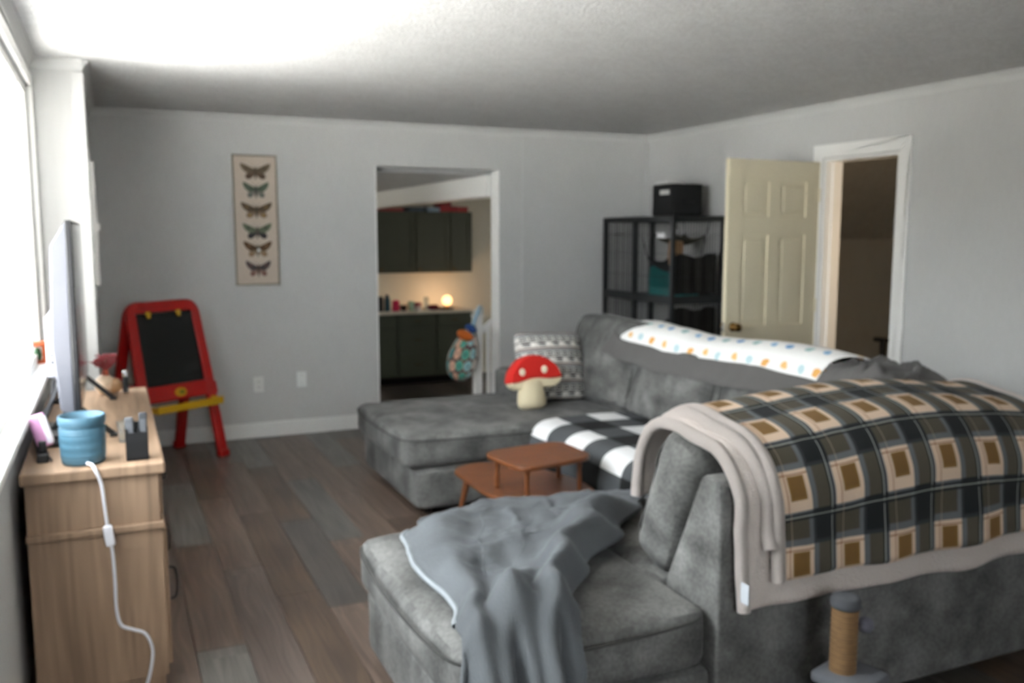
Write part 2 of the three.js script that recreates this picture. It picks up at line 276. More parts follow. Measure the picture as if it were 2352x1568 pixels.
// ------------------------------------------------------------------ stairway door, its casing and the stairwell beyond
{
  const c = struct('trim_11', 'white mitred casing around the stairway door', 'door casing', [XR, 0, (HZ0 + HZ1) / 2]);
  const cw = 0.085, prof = 0.02, gap = 0.006;
  const mit = (pts) => extr(polyShape(pts, 0.0001), prof, 0.005, 2).rotateY(Math.PI / 2).translate(XR - prof, 0, 0); // outline in (-z, y)
  const a = -HZ1 - gap, b = -HZ0 + gap;
  part('side_casing', mit([[a - cw, 0], [a, 0], [a, HH + gap], [a - cw, HH + gap + cw]]), MAT.white, c);
  part('side_casing', mit([[b, 0], [b + cw, 0], [b + cw, HH + gap + cw], [b, HH + gap]]), MAT.white, c);
  part('head_casing', mit([[a, HH + gap], [b, HH + gap], [b + cw, HH + gap + cw], [a - cw, HH + gap + cw]]), MAT.white, c);
  part('jamb', span(XR - 0.005, XR + 0.145, 0, HH, HZ0 - 0.0, HZ0 + 0.018, 0.003), MAT.white, c); part('jamb', span(XR - 0.005, XR + 0.145, 0, HH, HZ1 - 0.018, HZ1, 0.003), MAT.white, c);
  part('jamb', span(XR - 0.005, XR + 0.145, HH - 0.018, HH, HZ0 + 0.018, HZ1 - 0.018, 0.003), MAT.white, c);
  part('door_stop', span(XR + 0.05, XR + 0.085, 0, HH - 0.018, HZ0 + 0.018, HZ0 + 0.03, 0.002), MAT.white, c);
}
{
  // six panel door, open at a right angle into the room; own axes: x from hinge to latch, y up, z thickness
  const W = 0.775, T = 0.036, Hh = 2.02;
  const d = struct('door_1', 'cream six panel door standing open beside the cage', 'door', [XR - 0.022, 0.015, HZ0 - 0.035]);
  d.rotation.y = Math.PI + 0.03; d.updateMatrixWorld(true);
  const cream = M('#ded4b8', { roughness: 0.5 });
  const st = 0.115, mid = 0.1, pw = (W - 2 * st - mid) / 2, rows = [[0.2, 0.78], [0.93, 1.53], [1.65, 1.88]];
  const s = new THREE.Shape(); s.moveTo(0, 0); s.lineTo(W, 0); s.lineTo(W, Hh); s.lineTo(0, Hh); s.closePath();
  const cells = []; for (const [y0, y1] of rows) for (let k = 0; k < 2; k++) { const x0 = st + k * (pw + mid); cells.push([x0, x0 + pw, y0, y1]); const h = new THREE.Path(); h.moveTo(x0, y0); h.lineTo(x0, y1); h.lineTo(x0 + pw, y1); h.lineTo(x0 + pw, y0); h.closePath(); s.holes.push(h); }
  own('leaf', extr(s, T, 0.003, 2).translate(0, 0, -T / 2), cream, d);
  for (const [x0, x1, y0, y1] of cells) {
    const sh = polyShape([[x0 + 0.028, y0 + 0.028], [x1 - 0.028, y0 + 0.028], [x1 - 0.028, y1 - 0.028], [x0 + 0.028, y1 - 0.028]], 0.002);
    own('panel', merge([span(x0 - 0.002, x1 + 0.002, y0 - 0.002, y1 + 0.002, -0.008, 0.008), extr(sh, 0.028, 0.008, 2).translate(0, 0, -0.014)]), cream, d);
  }
  for (const sgn of [-1, 1]) { const k = own('door_knob', lathe([[0, 0], [0.031, 0.001], [0.031, 0.006], [0.012, 0.01], [0.011, 0.03], [0.024, 0.036], [0.029, 0.05], [0.025, 0.064], [0, 0.068]], 24).rotateX(sgn * Math.PI / 2), MAT.brass, d, 'round brass door knob'); k.position.set(W - 0.062, 0.93, sgn * T / 2); }
  own('latch_plate', span(W - 0.001, W + 0.002, 0.9, 0.96, -0.012, 0.012), MAT.chrome, d); own('latch_bolt', span(W, W + 0.011, 0.918, 0.942, -0.006, 0.006, 0.003), MAT.chrome, d);
  for (const y of [0.25, 1.05, 1.8]) own('hinge', merge([cyl(0.006, 0.006, 0.09, 0.0, y, -T / 2 - 0.004, 10), span(0, 0.03, y - 0.045, y + 0.045, -T / 2 - 0.002, -T / 2 + 0.001)]), cream, d);
}
{ // stairwell
  const brown = MAT.wall, grey = MAT.ceil;
  structMesh('floor_stairwell', span(XR + 0.14, 8.3, -0.12, 0.0, -7.0, -2.6), plankMats[3], 'dark wood floor of the stairwell', 'floor');
  structMesh('wall_stairwell', span(8.2, 8.3, 0, 2.6, -7.0, -2.6), brown, 'grey painted wall across the stairwell', 'wall');
  structMesh('wall_stairwell_far', span(XR + 0.14, 8.3, 0, 2.6, -7.1, -7.0), brown, 'grey painted wall at the far end of the stairwell', 'wall');
  structMesh('wall_stairwell_near', span(XR + 0.14, 8.2, 0, 2.6, -2.7, -2.6), brown, 'grey painted wall at the near end of the stairwell', 'wall');
  const s = new THREE.Shape(); s.moveTo(-2.6 * -1, 2.42); s.lineTo(5.3, 2.42); s.lineTo(7.0, 1.5); s.lineTo(7.0, 2.6); s.lineTo(2.6, 2.6); s.closePath();
  structMesh('ceiling_stairwell', extr(s, 8.2 - XR - 0.14).rotateY(Math.PI / 2).translate(XR + 0.14, 0, 0), grey, 'grey ceiling sloping down over the stairs', 'ceiling');
  const rail = thing('stair_newel', 'black newel post with short cap inside the dark stairwell', 'post', [5.2, 0, -4.87]);
  own('post', box(0.035, 0.76, 0.035, 0, 0.38, 0, 0.004), MAT.black, rail); own('cap', box(0.05, 0.03, 0.11, 0, 0.772, -0.02, 0.005), MAT.black, rail);
  // wall lamp that warms the door and jamb; it hangs beside the opening, out of sight
  const lamp = thing('wall_lamp', 'small warm wall lamp inside the stairwell', 'lamp', [XR + 0.14, 1.35, -3.55]);
  own('back_plate', box(0.02, 0.14, 0.1, 0.01, 0, 0, 0.006), MAT.brass, lamp); own('arm', rod([0.02, 0, 0], [0.11, 0.02, 0], 0.008), MAT.brass, lamp);
  own('bulb', new THREE.SphereGeometry(0.04, 20, 14).translate(0.13, 0.06, 0), M('#ffd9a8', { emissive: new THREE.Color(1, 0.72, 0.4), emissiveIntensity: 3 }), lamp);
  const L = new THREE.PointLight(new THREE.Color(1, 0.74, 0.46), 0.9); L.position.set(0.13, 0.06, 0); L.castShadow = true; L.shadow.radius = 2; L.name = 'lamp_light'; lamp.add(L);
}

// ------------------------------------------------------------------ kitchen beyond the doorway
const green = M('#3b4032', { roughness: 0.55 }), greenDark = M('#33382b', { roughness: 0.55 });
{
  const kfloor = dataTex(512, 512, (u, v) => { const r = Math.floor(u * 8), q = Math.floor((v * 3 + nh(r, 5, 1)) % 3), t = nh(r, q, 9), g = tnoise(u * 180, v * 8, 180, 61), k = 0.16 + 0.13 * t + 0.1 * (g - 0.5); return [k * 1.08, k * 0.96, k * 0.88]; }, true, [0.7, 0.28]);
  const cream = M('#e6e1d0', { map: wallMap, roughness: 0.8 });
  structMesh('floor_kitchen', boxUV(span(-0.6, 6.1, KF - 0.1, KF, KZ - 0.12, ZB - 0.16)), new THREE.MeshStandardMaterial({ map: kfloor, roughness: 0.4 }), 'dark wood floor of the sunken kitchen', 'floor');
  structMesh('ceiling_kitchen', span(-0.6, 6.1, KC, KC + 0.1, KZ - 0.12, ZB - 0.16), MAT.ceil, 'low white ceiling of the kitchen', 'ceiling');
  structMesh('wall_kitchen_back', span(-0.6, 6.1, KF, KC, KZ - 0.12, KZ), cream, 'cream kitchen wall behind the green cabinets', 'wall');
  structMesh('wall_kitchen_right', wallX(6.0, 6.1, ZB - 0.16, KZ, KF, KC, [[-8.4, -9.0, 1.0, 1.55]]), cream, 'cream wall on the right of the kitchen', 'wall');
  structMesh('wall_kitchen_left', wallX(-0.6, -0.5, ZB - 0.16, KZ, KF, KC, [[-9.8, -11.2, 0.9, 1.6]]), cream, 'cream wall with a window on the left of the kitchen', 'wall');
  structMesh('wall_kitchen_step', span(-0.6, 6.1, KF, -0.1, ZB - 0.2, ZB - 0.16), MAT.white, 'white riser below the kitchen doorway', 'riser');
  structMesh('wall_kitchen_side', span(-0.6, -0.46, KF, 2.5, ZB - 0.16, ZB - 0.1), cream, 'cream strip beside the kitchen doorway wall', 'wall');
  const w2 = struct('window_2', 'white framed kitchen window out of sight on the left', 'window', [-0.55, 0.9, -10.35]);
  for (const z of [-11.18, -10.5, -9.82]) part('mullion', span(-0.58, -0.52, 0.9, 1.6, z - 0.02, z + 0.02), MAT.white, w2); part('frame', span(-0.58, -0.52, 0.9, 0.94, -11.16, -9.84), MAT.white, w2); part('frame', span(-0.58, -0.52, 1.56, 1.6, -11.16, -9.84), MAT.white, w2);
  const w4 = struct('window_4', 'white framed kitchen window out of sight on the right', 'window', [6.05, 1.0, -8.7]);
  for (const z of [-8.985, -8.415]) part('frame', span(6.02, 6.08, 1.0, 1.55, z - 0.015, z + 0.015), MAT.white, w4); for (const y of [1.015, 1.535]) part('frame', span(6.02, 6.08, y - 0.015, y + 0.015, -8.97, -8.43), MAT.white, w4);
  structMesh('trim_12', span(2.95, 3.12, 1.868, KC, KZ, ZB - 0.17, 0.004), MAT.white, 'white boxed ceiling beam running through the kitchen', 'beam');

  const kx = (px, z) => (3.133 + (px - 865) * 0.00609) * (-z / 11.3);   // place along the counter
  // wall cabinets
  const ub = 1.045, ut = 1.845, uf = -11.27;
  const cab = (x0, x1, label, knobSide) => {
    const c = thing('wall_cabinet', label, 'cabinet', [(x0 + x1) / 2, ub, (KZ + uf) / 2], 0, 'green wall cabinets');
    part('body', span(x0, x1, ub, ut, KZ + 0.004, uf - 0.02), greenDark, c);
    const d = part('cabinet_door', merge([span(x0 + 0.006, x1 - 0.006, ub + 0.006, ut - 0.006, uf - 0.02, uf - 0.004), span(x0 + 0.006, x1 - 0.006, ub + 0.006, ub + 0.066, uf - 0.006, uf + 0.006, 0.003), span(x0 + 0.006, x1 - 0.006, ut - 0.066, ut - 0.006, uf - 0.006, uf + 0.006, 0.003), span(x0 + 0.006, x0 + 0.066, ub + 0.06, ut - 0.06, uf - 0.006, uf + 0.006, 0.003), span(x1 - 0.066, x1 - 0.006, ub + 0.06, ut - 0.06, uf - 0.006, uf + 0.006, 0.003)]), green, c);
    const kxx = knobSide > 0 ? x1 - 0.035 : x0 + 0.045; part('knob', new THREE.SphereGeometry(0.014, 12, 8).translate(kxx, ub + 0.05, uf + 0.018), MAT.brass, d);
  };
  cab(2.62, 3.14, 'dark green wall cabinet mostly behind the left door jamb', 1);
  cab(3.145, 3.665, 'dark green wall cabinet with red boxes on top', -1);
  cab(3.67, 4.15, 'dark green wall cabinet with blue boxes on top', -1);
  cab(4.155, 4.465, 'narrow dark green wall cabinet at the end of the row', -1);
  // base units
  const bt = 0.525, bf = -11.02;
  const base = (x0, x1, label, fronts) => {
    const c = thing('base_cabinet', label, 'cabinet', [(x0 + x1) / 2, KF, (KZ + bf) / 2], 0, 'green base cabinets');
    part('body', span(x0, x1, KF + 0.1, bt, KZ + 0.004, bf - 0.02), greenDark, c); part('toe_kick', span(x0, x1, KF, KF + 0.1, KZ + 0.004, bf - 0.09), MAT.blackSoft, c);
    for (const [a, b, nm] of fronts) { const f = part(nm, span(x0 + 0.008, x1 - 0.008, a, b, bf - 0.02, bf, 0.005), green, c); part('pull', merge([rod([(x0 + x1) / 2 - 0.045, (a + b) / 2, bf + 0.02], [(x0 + x1) / 2 + 0.045, (a + b) / 2, bf + 0.02], 0.005)]), MAT.brass, f); }
  };
  base(2.4, 3.33, 'dark green base cabinet beside the left door jamb', [[0.36, 0.51, 'drawer'], [-0.29, 0.345, 'cabinet_door']]);
  base(3.335, 3.86, 'dark green base cabinet with three drawers', [[0.36, 0.51, 'drawer'], [0.03, 0.345, 'drawer'], [-0.29, 0.015, 'drawer']]);
  base(3.865, 4.36, 'dark green base cabinet behind the doughnut bag', [[0.36, 0.51, 'drawer'], [-0.29, 0.345, 'cabinet_door']]);
  solo('countertop', span(2.4, 4.39, bt, bt + 0.035, KZ + 0.004, bf + 0.03, 0.006), M('#cfc9bb', { roughness: 0.35 }), 'pale worktop running over the green base cabinets', 'worktop');

  // things on the worktop
  const cy = bt + 0.035, cz = -11.16;
  const put = (name, px, label, cat, fn, z = cz) => { const t = thing(name, label, cat, [kx(px, z), cy, z]); fn(t); };
  put('coffee_maker', 870, 'small black coffee maker at the left end of worktop', 'coffee maker', (t) => { own('body', box(0.11, 0.17, 0.12, 0, 0.085, 0, 0.02), MAT.black, t); own('lid', box(0.1, 0.025, 0.11, 0, 0.18, 0, 0.008), MAT.black, t); });
  put('water_bottle', 889, 'teal blue water bottle on the worktop', 'bottle', (t) => { own('body', lathe([[0, 0], [0.036, 0], [0.038, 0.01], [0.038, 0.15], [0.028, 0.18], [0.02, 0.185], [0, 0.186]]), M('#0d4a5e', { roughness: 0.35 }), t); own('cap', cyl(0.022, 0.022, 0.03, 0, 0.2, 0), M('#0b3c4c'), t); });
  put('pink_canister', 908, 'hot pink canister on the worktop', 'canister', (t) => { own('body', lathe([[0, 0], [0.05, 0], [0.052, 0.02], [0.045, 0.11], [0, 0.11]]), M('#c01348', { roughness: 0.4 }), t); own('lid', lathe([[0, 0.112], [0.05, 0.112], [0.045, 0.13], [0.012, 0.14], [0, 0.15]]), M('#d81d58'), t); });
  put('black_bowl', 925, 'small black bowl beside the pink canister', 'bowl', (t) => own('bowl', lathe([[0, 0], [0.03, 0], [0.055, 0.07], [0.05, 0.07], [0.026, 0.01], [0, 0.01]]), MAT.black, t));
  put('mint_cup', 942, 'pale mint cup on the worktop', 'cup', (t) => { own('cup', lathe([[0, 0], [0.035, 0], [0.042, 0.12], [0.038, 0.12], [0.031, 0.008], [0, 0.008]]), M('#a9c9ae', { roughness: 0.4 }), t); });
  put('red_mug', 957, 'white mug with red pattern on the worktop', 'mug', (t) => { const tx = canvasTex(128, 64, (g) => { g.fillStyle = '#d9d0cd'; g.fillRect(0, 0, 128, 64); g.strokeStyle = '#8a1f2a'; g.lineWidth = 7; for (let i = 0; i < 5; i++) { g.beginPath(); g.arc(13 + i * 26, 32, 10, 0, 7); g.stroke(); } g.fillStyle = '#8a1f2a'; g.fillRect(0, 0, 128, 9); }); own('cup', lathe([[0, 0], [0.05, 0], [0.055, 0.1], [0.05, 0.1], [0.046, 0.008], [0, 0.008]]), M('#ffffff', { map: tx, roughness: 0.35 }), t); own('handle', new THREE.TorusGeometry(0.028, 0.007, 8, 20).translate(-0.065, 0.05, 0), M('#d9d0cd'), t); });
  put('glass_jar', 977, 'tall clear glass jar on the worktop', 'jar', (t) => { own('jar', lathe([[0, 0], [0.035, 0], [0.037, 0.16], [0.03, 0.17], [0.027, 0.165], [0.033, 0.155], [0.031, 0.006], [0, 0.006]]), M('#e6eef0', { transmission: 0.9, roughness: 0.05, thickness: 0.003 }), t); });
  put('maroon_cloth', 993, 'crumpled maroon cloth beside the glowing lamp', 'cloth', (t) => { const g = new THREE.SphereGeometry(0.075, 24, 16), p = g.attributes.position; for (let i = 0; i < p.count; i++) { const x = p.getX(i), y = p.getY(i), z = p.getZ(i), k = 0.75 + 0.5 * fbm(x * 30, y * 30, z * 30); p.setXYZ(i, x * k * 1.15, Math.max(-0.03, y * 0.5 * k) + 0.03, z * k); } g.computeVertexNormals(); own('cloth', g, M('#5b1426', { roughness: 0.95 }), t); });
  put('serving_tray', 1020, 'round dark tray under the glowing lamp', 'tray', (t) => own('tray', lathe([[0, 0], [0.11, 0], [0.125, 0.022], [0.12, 0.022], [0.106, 0.006], [0, 0.006]]), M('#3a2d28'), t));
  put('glass_lamp', 1025, 'glowing amber crackle glass ball lamp on brass foot', 'lamp', (t) => {
    t.position.y += 0.006; own('foot', lathe([[0, 0], [0.045, 0], [0.045, 0.012], [0.02, 0.03], [0.024, 0.05], [0, 0.05]]), MAT.brass, t);
    own('globe', new THREE.SphereGeometry(0.066, 24, 18).translate(0, 0.112, 0), M('#ffb878', { emissive: new THREE.Color(1, 0.5, 0.2), emissiveIntensity: 1.6, roughness: 0.3 }), t);
    const L = new THREE.PointLight(new THREE.Color(1, 0.62, 0.34), 0.2); L.position.set(0, 0.112, 0); L.castShadow = true; L.name = 'globe_light'; t.add(L);
  });
  // boxes stacked on the wall cabinets
  const boxOn = (x0, x1, y0, h, col, label) => { const b = solo('game_box', span(x0, x1, y0, y0 + h, -11.52, -11.3, 0.004), M(col, { roughness: 0.5 }), label, 'box', 'boxes on the green wall cabinets'); return b; };
  boxOn(3.2, 3.52, ut, 0.045, '#8d3a38', 'flat dull red box lying at the left on wall cabinets');
  boxOn(3.58, 3.83, ut, 0.06, '#3a4a56', 'flat slate blue box on wall cabinets');
  boxOn(3.86, 4.02, ut, 0.055, '#9db4c6', 'flat pale blue box on wall cabinets');
  boxOn(4.02, 4.27, ut, 0.075, '#98161a', 'bright red box on wall cabinets with another on it');
  boxOn(4.0, 4.18, ut + 0.075, 0.06, '#7d1216', 'dark red box lying on the bright red box');
  boxOn(4.28, 4.42, ut, 0.07, '#a8342e', 'small red box at the right end of wall cabinets');

  // steps, newel and rail at the right of the doorway
  const st = struct('trim_13', 'two dark wood steps down into the kitchen', 'steps', [2.46, KF, -7.3]);
  part('step', span(DX0 - 0.05, 3.35, KF, -0.135, -7.42, ZB - 0.2, 0.004), plankMats[2], st); part('step', span(DX0 - 0.05, 3.35, KF, -0.27, -7.7, -7.42, 0.004), plankMats[2], st);
  const nw = thing('stair_railing', 'white railing with square newel just inside the kitchen doorway', 'railing', [2.93, -0.13, -7.27]);
  part('newel', merge([span(2.888, 2.958, -0.135, 0.83, -7.3, -7.23, 0.006), span(2.878, 2.968, 0.83, 0.85, -7.31, -7.22, 0.004), span(2.878, 2.968, -0.135, 0.02, -7.31, -7.22, 0.004), span(2.884, 2.964, 0.02, 0.035, -7.304, -7.226, 0.003)]), MAT.white, nw);
  part('newel_cap', lathe([[0, 0], [0.03, 0.004], [0.035, 0.02], [0.03, 0.038], [0, 0.05]], 20).translate(2.923, 0.85, -7.265), MAT.white, nw);
  part('handrail', bar([2.95, 0.69, -7.265], [3.3, 1.02, -7.13], 0.055, 0.045), MAT.white, nw);
  part('bottom_rail', bar([2.95, -0.05, -7.265], [3.3, 0.12, -7.13], 0.05, 0.04), MAT.white, nw);
  for (let i = 0; i < 3; i++) { const t = (i + 0.6) / 3.2, x = lerp(2.95, 3.3, t), z = lerp(-7.265, -7.13, t); part('baluster', span(x - 0.014, x + 0.014, lerp(-0.05, 0.12, t), lerp(0.68, 1.01, t), z - 0.014, z + 0.014, 0.003), MAT.white, nw); }
  // doughnut print bag hung on the newel
  const donut = canvasTex(1024, 1024, (g) => {
    g.fillStyle = '#56434f'; g.fillRect(0, 0, 1024, 1024);
    const cols = ['#2f8a8c', '#c9a9a0', '#d84f9a', '#9fd0d6', '#c9a866', '#e9b9a0', '#3d6f7d', '#b35a9a', '#e8e2da', '#b94a5c', '#58b5a2', '#e07b2a'];
    let k = 0; for (let r = 0; r < 7; r++) for (let c = 0; c < 7; c++) {
      const x = c * 150 + (r % 2) * 75 + 20 + rnd() * 24, y = r * 150 + 40 + rnd() * 24, R = 62 + rnd() * 12; g.fillStyle = '#d2ab7c'; g.beginPath(); g.arc(x, y, R + 6, 0, 7); g.fill(); g.fillStyle = cols[(k * 5 + r) % cols.length]; k++; g.beginPath(); g.arc(x, y, R, 0, 7); g.fill(); g.fillStyle = '#3b2c34'; g.beginPath(); g.arc(x, y, 13, 0, 7); g.fill();
      for (let i = 0; i < 14; i++) { const a = rnd() * 6.28, q = 22 + rnd() * (R - 30); g.fillStyle = cols[Math.floor(rnd() * 12)]; g.fillRect(x + Math.cos(a) * q, y + Math.sin(a) * q, 7, 4); }
    }
  });
  const bag = thing('printed_bag', 'stuffed bag printed with colourful doughnuts hanging on the white newel', 'bag', [2.77, 0.28, -7.2]);
  const g = new THREE.SphereGeometry(1, 40, 30), p = g.attributes.position;
  for (let i = 0; i < p.count; i++) { let x = p.getX(i), y = p.getY(i), z = p.getZ(i); const t = (y + 1) / 2, w = 0.155 * (1 - 0.55 * t * t) * (1 + 0.08 * (fbm(x * 3, y * 3, z * 3) - 0.5)); const lean = 0.10 * t * t; p.setXYZ(i, Math.sign(x) * Math.pow(Math.abs(x), 0.85) * w + lean - 0.03, 0.24 + y * 0.24, z * w * 0.6); }
  g.computeVertexNormals(); own('bag_body', g, M('#ffffff', { map: (donut.repeat.set(1.7, 1.0), donut), roughness: 0.8 }), bag);
  own('flap', (() => { const q = new THREE.SphereGeometry(1, 24, 16); q.scale(0.075, 0.045, 0.085); q.rotateZ(-0.5); return q.translate(0.0, 0.4, 0.03); })(), M('#d2691e', { roughness: 0.8 }), bag, 'orange flap');
  own('top_trim', (() => { const q = new THREE.SphereGeometry(1, 20, 14); q.scale(0.05, 0.035, 0.08); q.rotateZ(-0.7); return q.translate(0.065, 0.455, 0.0); })(), M('#1c4a8c', { roughness: 0.8 }), bag, 'blue trim');
  own('strap', tube([[0.06, 0.46, 0.02], [0.085, 0.54, 0.02], [0.12, 0.62, 0.02], [0.155, 0.645, -0.03], [0.2, 0.625, -0.065], [0.19, 0.54, -0.08], [0.11, 0.45, -0.06]], 0.011, 50, 8), M('#cfdfe6', { roughness: 0.8 }), bag, 'pale strap with blue edge');
  own('strap_edge', tube([[0.072, 0.46, 0.026], [0.1, 0.54, 0.026], [0.132, 0.615, 0.026], [0.16, 0.632, -0.02]], 0.006, 30, 6), M('#4aa5c9', { roughness: 0.8 }), bag);
}

// ------------------------------------------------------------------ sectional sofa
const sofa = thing('sectional_sofa', 'big U-shaped grey velvet sectional sofa with chaise ends', 'sofa', [2.3, 0, -3.9]);
{
  const S = MAT.sofa;
  const up = (x0, x1, y0, y1, z0, z1, o) => soft(Math.abs(x1 - x0), y1 - y0, Math.abs(z1 - z0), o).translate((x0 + x1) / 2, (y0 + y1) / 2, (z0 + z1) / 2);
  const BT = 0.257, ST = 0.452;
  part('base', up(1.475, 3.3, 0.035, BT, -5.7, -4.56, { r: 0.03, seg: 10, k: 1 }), S, sofa);
  part('base', up(2.25, 3.3, 0.035, BT, -4.57, -3.1, { r: 0.025, seg: 10, k: 2 }), S, sofa);
  part('base', up(0.8, 1.62, 0.035, BT, -3.11, -2.085, { r: 0.03, seg: 10, k: 3 }), S, sofa); part('base', up(1.6, 3.28, 0.035, BT, -3.11, -2.2, { r: 0.03, seg: 10, k: 3 }), S, sofa);
  for (const [x, z] of [[1.56, -4.64], [1.56, -5.6], [0.9, -3.0], [0.9, -2.15], [3.2, -2.15], [3.2, -5.6], [1.9, -2.15]]) part('foot', cyl(0.03, 0.022, 0.06, x, 0.03, z, 14), MAT.black, sofa);
  const seat = (x0, x1, z0, z1, k, piped) => {
    const c = part('seat_cushion', up(x0, x1, BT, ST, z0, z1, { r: 0.048, puff: [0.012, 0.016, 0.012], seg: 16, k, lump: 0.006 }), S, sofa);
    if (piped) { const y = ST - 0.03, e = 0.004, r = 0.06, xs = Math.min(x0, x1) - e, xe = Math.max(x0, x1) + e, zs = Math.min(z0, z1) - e, ze = Math.max(z0, z1) + e; part('piping', tube([[xs + r, y, ze], [xe - r, y, ze], [xe, y, ze - r], [xe, y, zs + r], [xe - r, y, zs], [xs + r, y, zs], [xs, y, zs + r], [xs, y, ze - r]], 0.0045, 160, 6, true), MAT.piping, c); }
  };
  seat(1.43, 2.94, -5.69, -4.6, 4, true);
  seat(2.21, 2.94, -4.595, -3.85, 5, false); seat(2.21, 2.94, -3.845, -3.13, 6, false);
  seat(0.78, 1.575, -3.12, -2.075, 7, true); seat(1.58, 2.3, -3.12, -2.34, 8, false); seat(2.305, 2.95, -3.12, -2.34, 9, false);
  // back frames: wedge profiles
  const wedge = (prof, L) => extr(polyShape(prof, 0.025), L, 0.012, 6);
  part('back_frame', boxUV(wedge([[2.33, 0.05], [2.05, 0.05], [2.05, 0.84], [2.145, 0.84], [2.33, 0.44]], 3.32 - 1.585).rotateY(Math.PI / 2).translate(1.585, 0, 0)), S, sofa);           // shape x = -z
  part('back_frame', boxUV(wedge([[3.03, 0.05], [3.32, 0.05], [3.32, 0.84], [3.21, 0.84], [3.03, 0.44]], 5.72 - 2.06).translate(0, 0, -5.72)), S, sofa);
  part('arm', up(2.42, 3.3, 0.04, 0.625, -5.72, -5.52, { r: 0.045, seg: 12, k: 10, puff: [0.006, 0.01, 0.008] }), S, sofa);
  // loose back cushions
  const backCush = (w, h, t, k, pos, ry, tilt) => {
    const g = soft(w, h, t, { r: 0.06, puff: [0.012, 0.02, 0.05], seg: 18, k, lump: 0.012 });
    const m = new THREE.Matrix4().makeRotationFromEuler(new THREE.Euler(tilt, ry, 0, 'YXZ')).setPosition(...pos);
    const c = part('back_cushion', g.applyMatrix4(m), S, sofa);
    const q = [], a = w / 2 - 0.02, b = h / 2 - 0.02; for (const [sx, sy] of [[-1, -1], [1, -1], [1, 1], [-1, 1]]) q.push([sx * a, sy * b]);
    const loop = []; for (let i = 0; i < 4; i++) { const p0 = q[i], p1 = q[(i + 1) % 4]; for (let j = 0; j < 4; j++) loop.push(V(lerp(p0[0], p1[0], j / 4 + 0.1), lerp(p0[1], p1[1], j / 4 + 0.1), t / 2 - 0.012)); }
    part('piping', tube(loop, 0.0045, 140, 6, true).applyMatrix4(m), MAT.piping, c);
  };
  const R = -Math.PI / 2; // facing -x
  backCush(0.86, 0.56, 0.2, 11, [3.0, 0.72, -5.07], R, -0.3);
  backCush(0.8, 0.46, 0.2, 12, [2.97, 0.665, -4.22], R, -0.3);
  backCush(0.82, 0.46, 0.2, 13, [2.97, 0.665, -3.39], R, -0.3);
  backCush(0.8, 0.485, 0.2, 14, [1.975, 0.695, -2.345], Math.PI, -0.36);   // facing -z
  backCush(0.62, 0.485, 0.2, 15, [2.71, 0.695, -2.345], Math.PI, -0.36);
}

// ------------------------------------------------------------------ cloths
const fuzz = (k) => dataTex(256, 256, (u, v) => { const a = 0.5 * tnoise(u * 40, v * 40, 40, 70 + k) + 0.5 * tnoise(u * 100, v * 100, 100, 71 + k); return a; }, false, [6, 6]);
const fuzzBump = fuzz(1);
const sherpa = M('#d8cdc6', { roughness: 0.98, bumpMap: fuzzBump, bumpScale: 0.006, sheen: 0.4, sheenColor: new THREE.Color(0.5, 0.47, 0.45) });

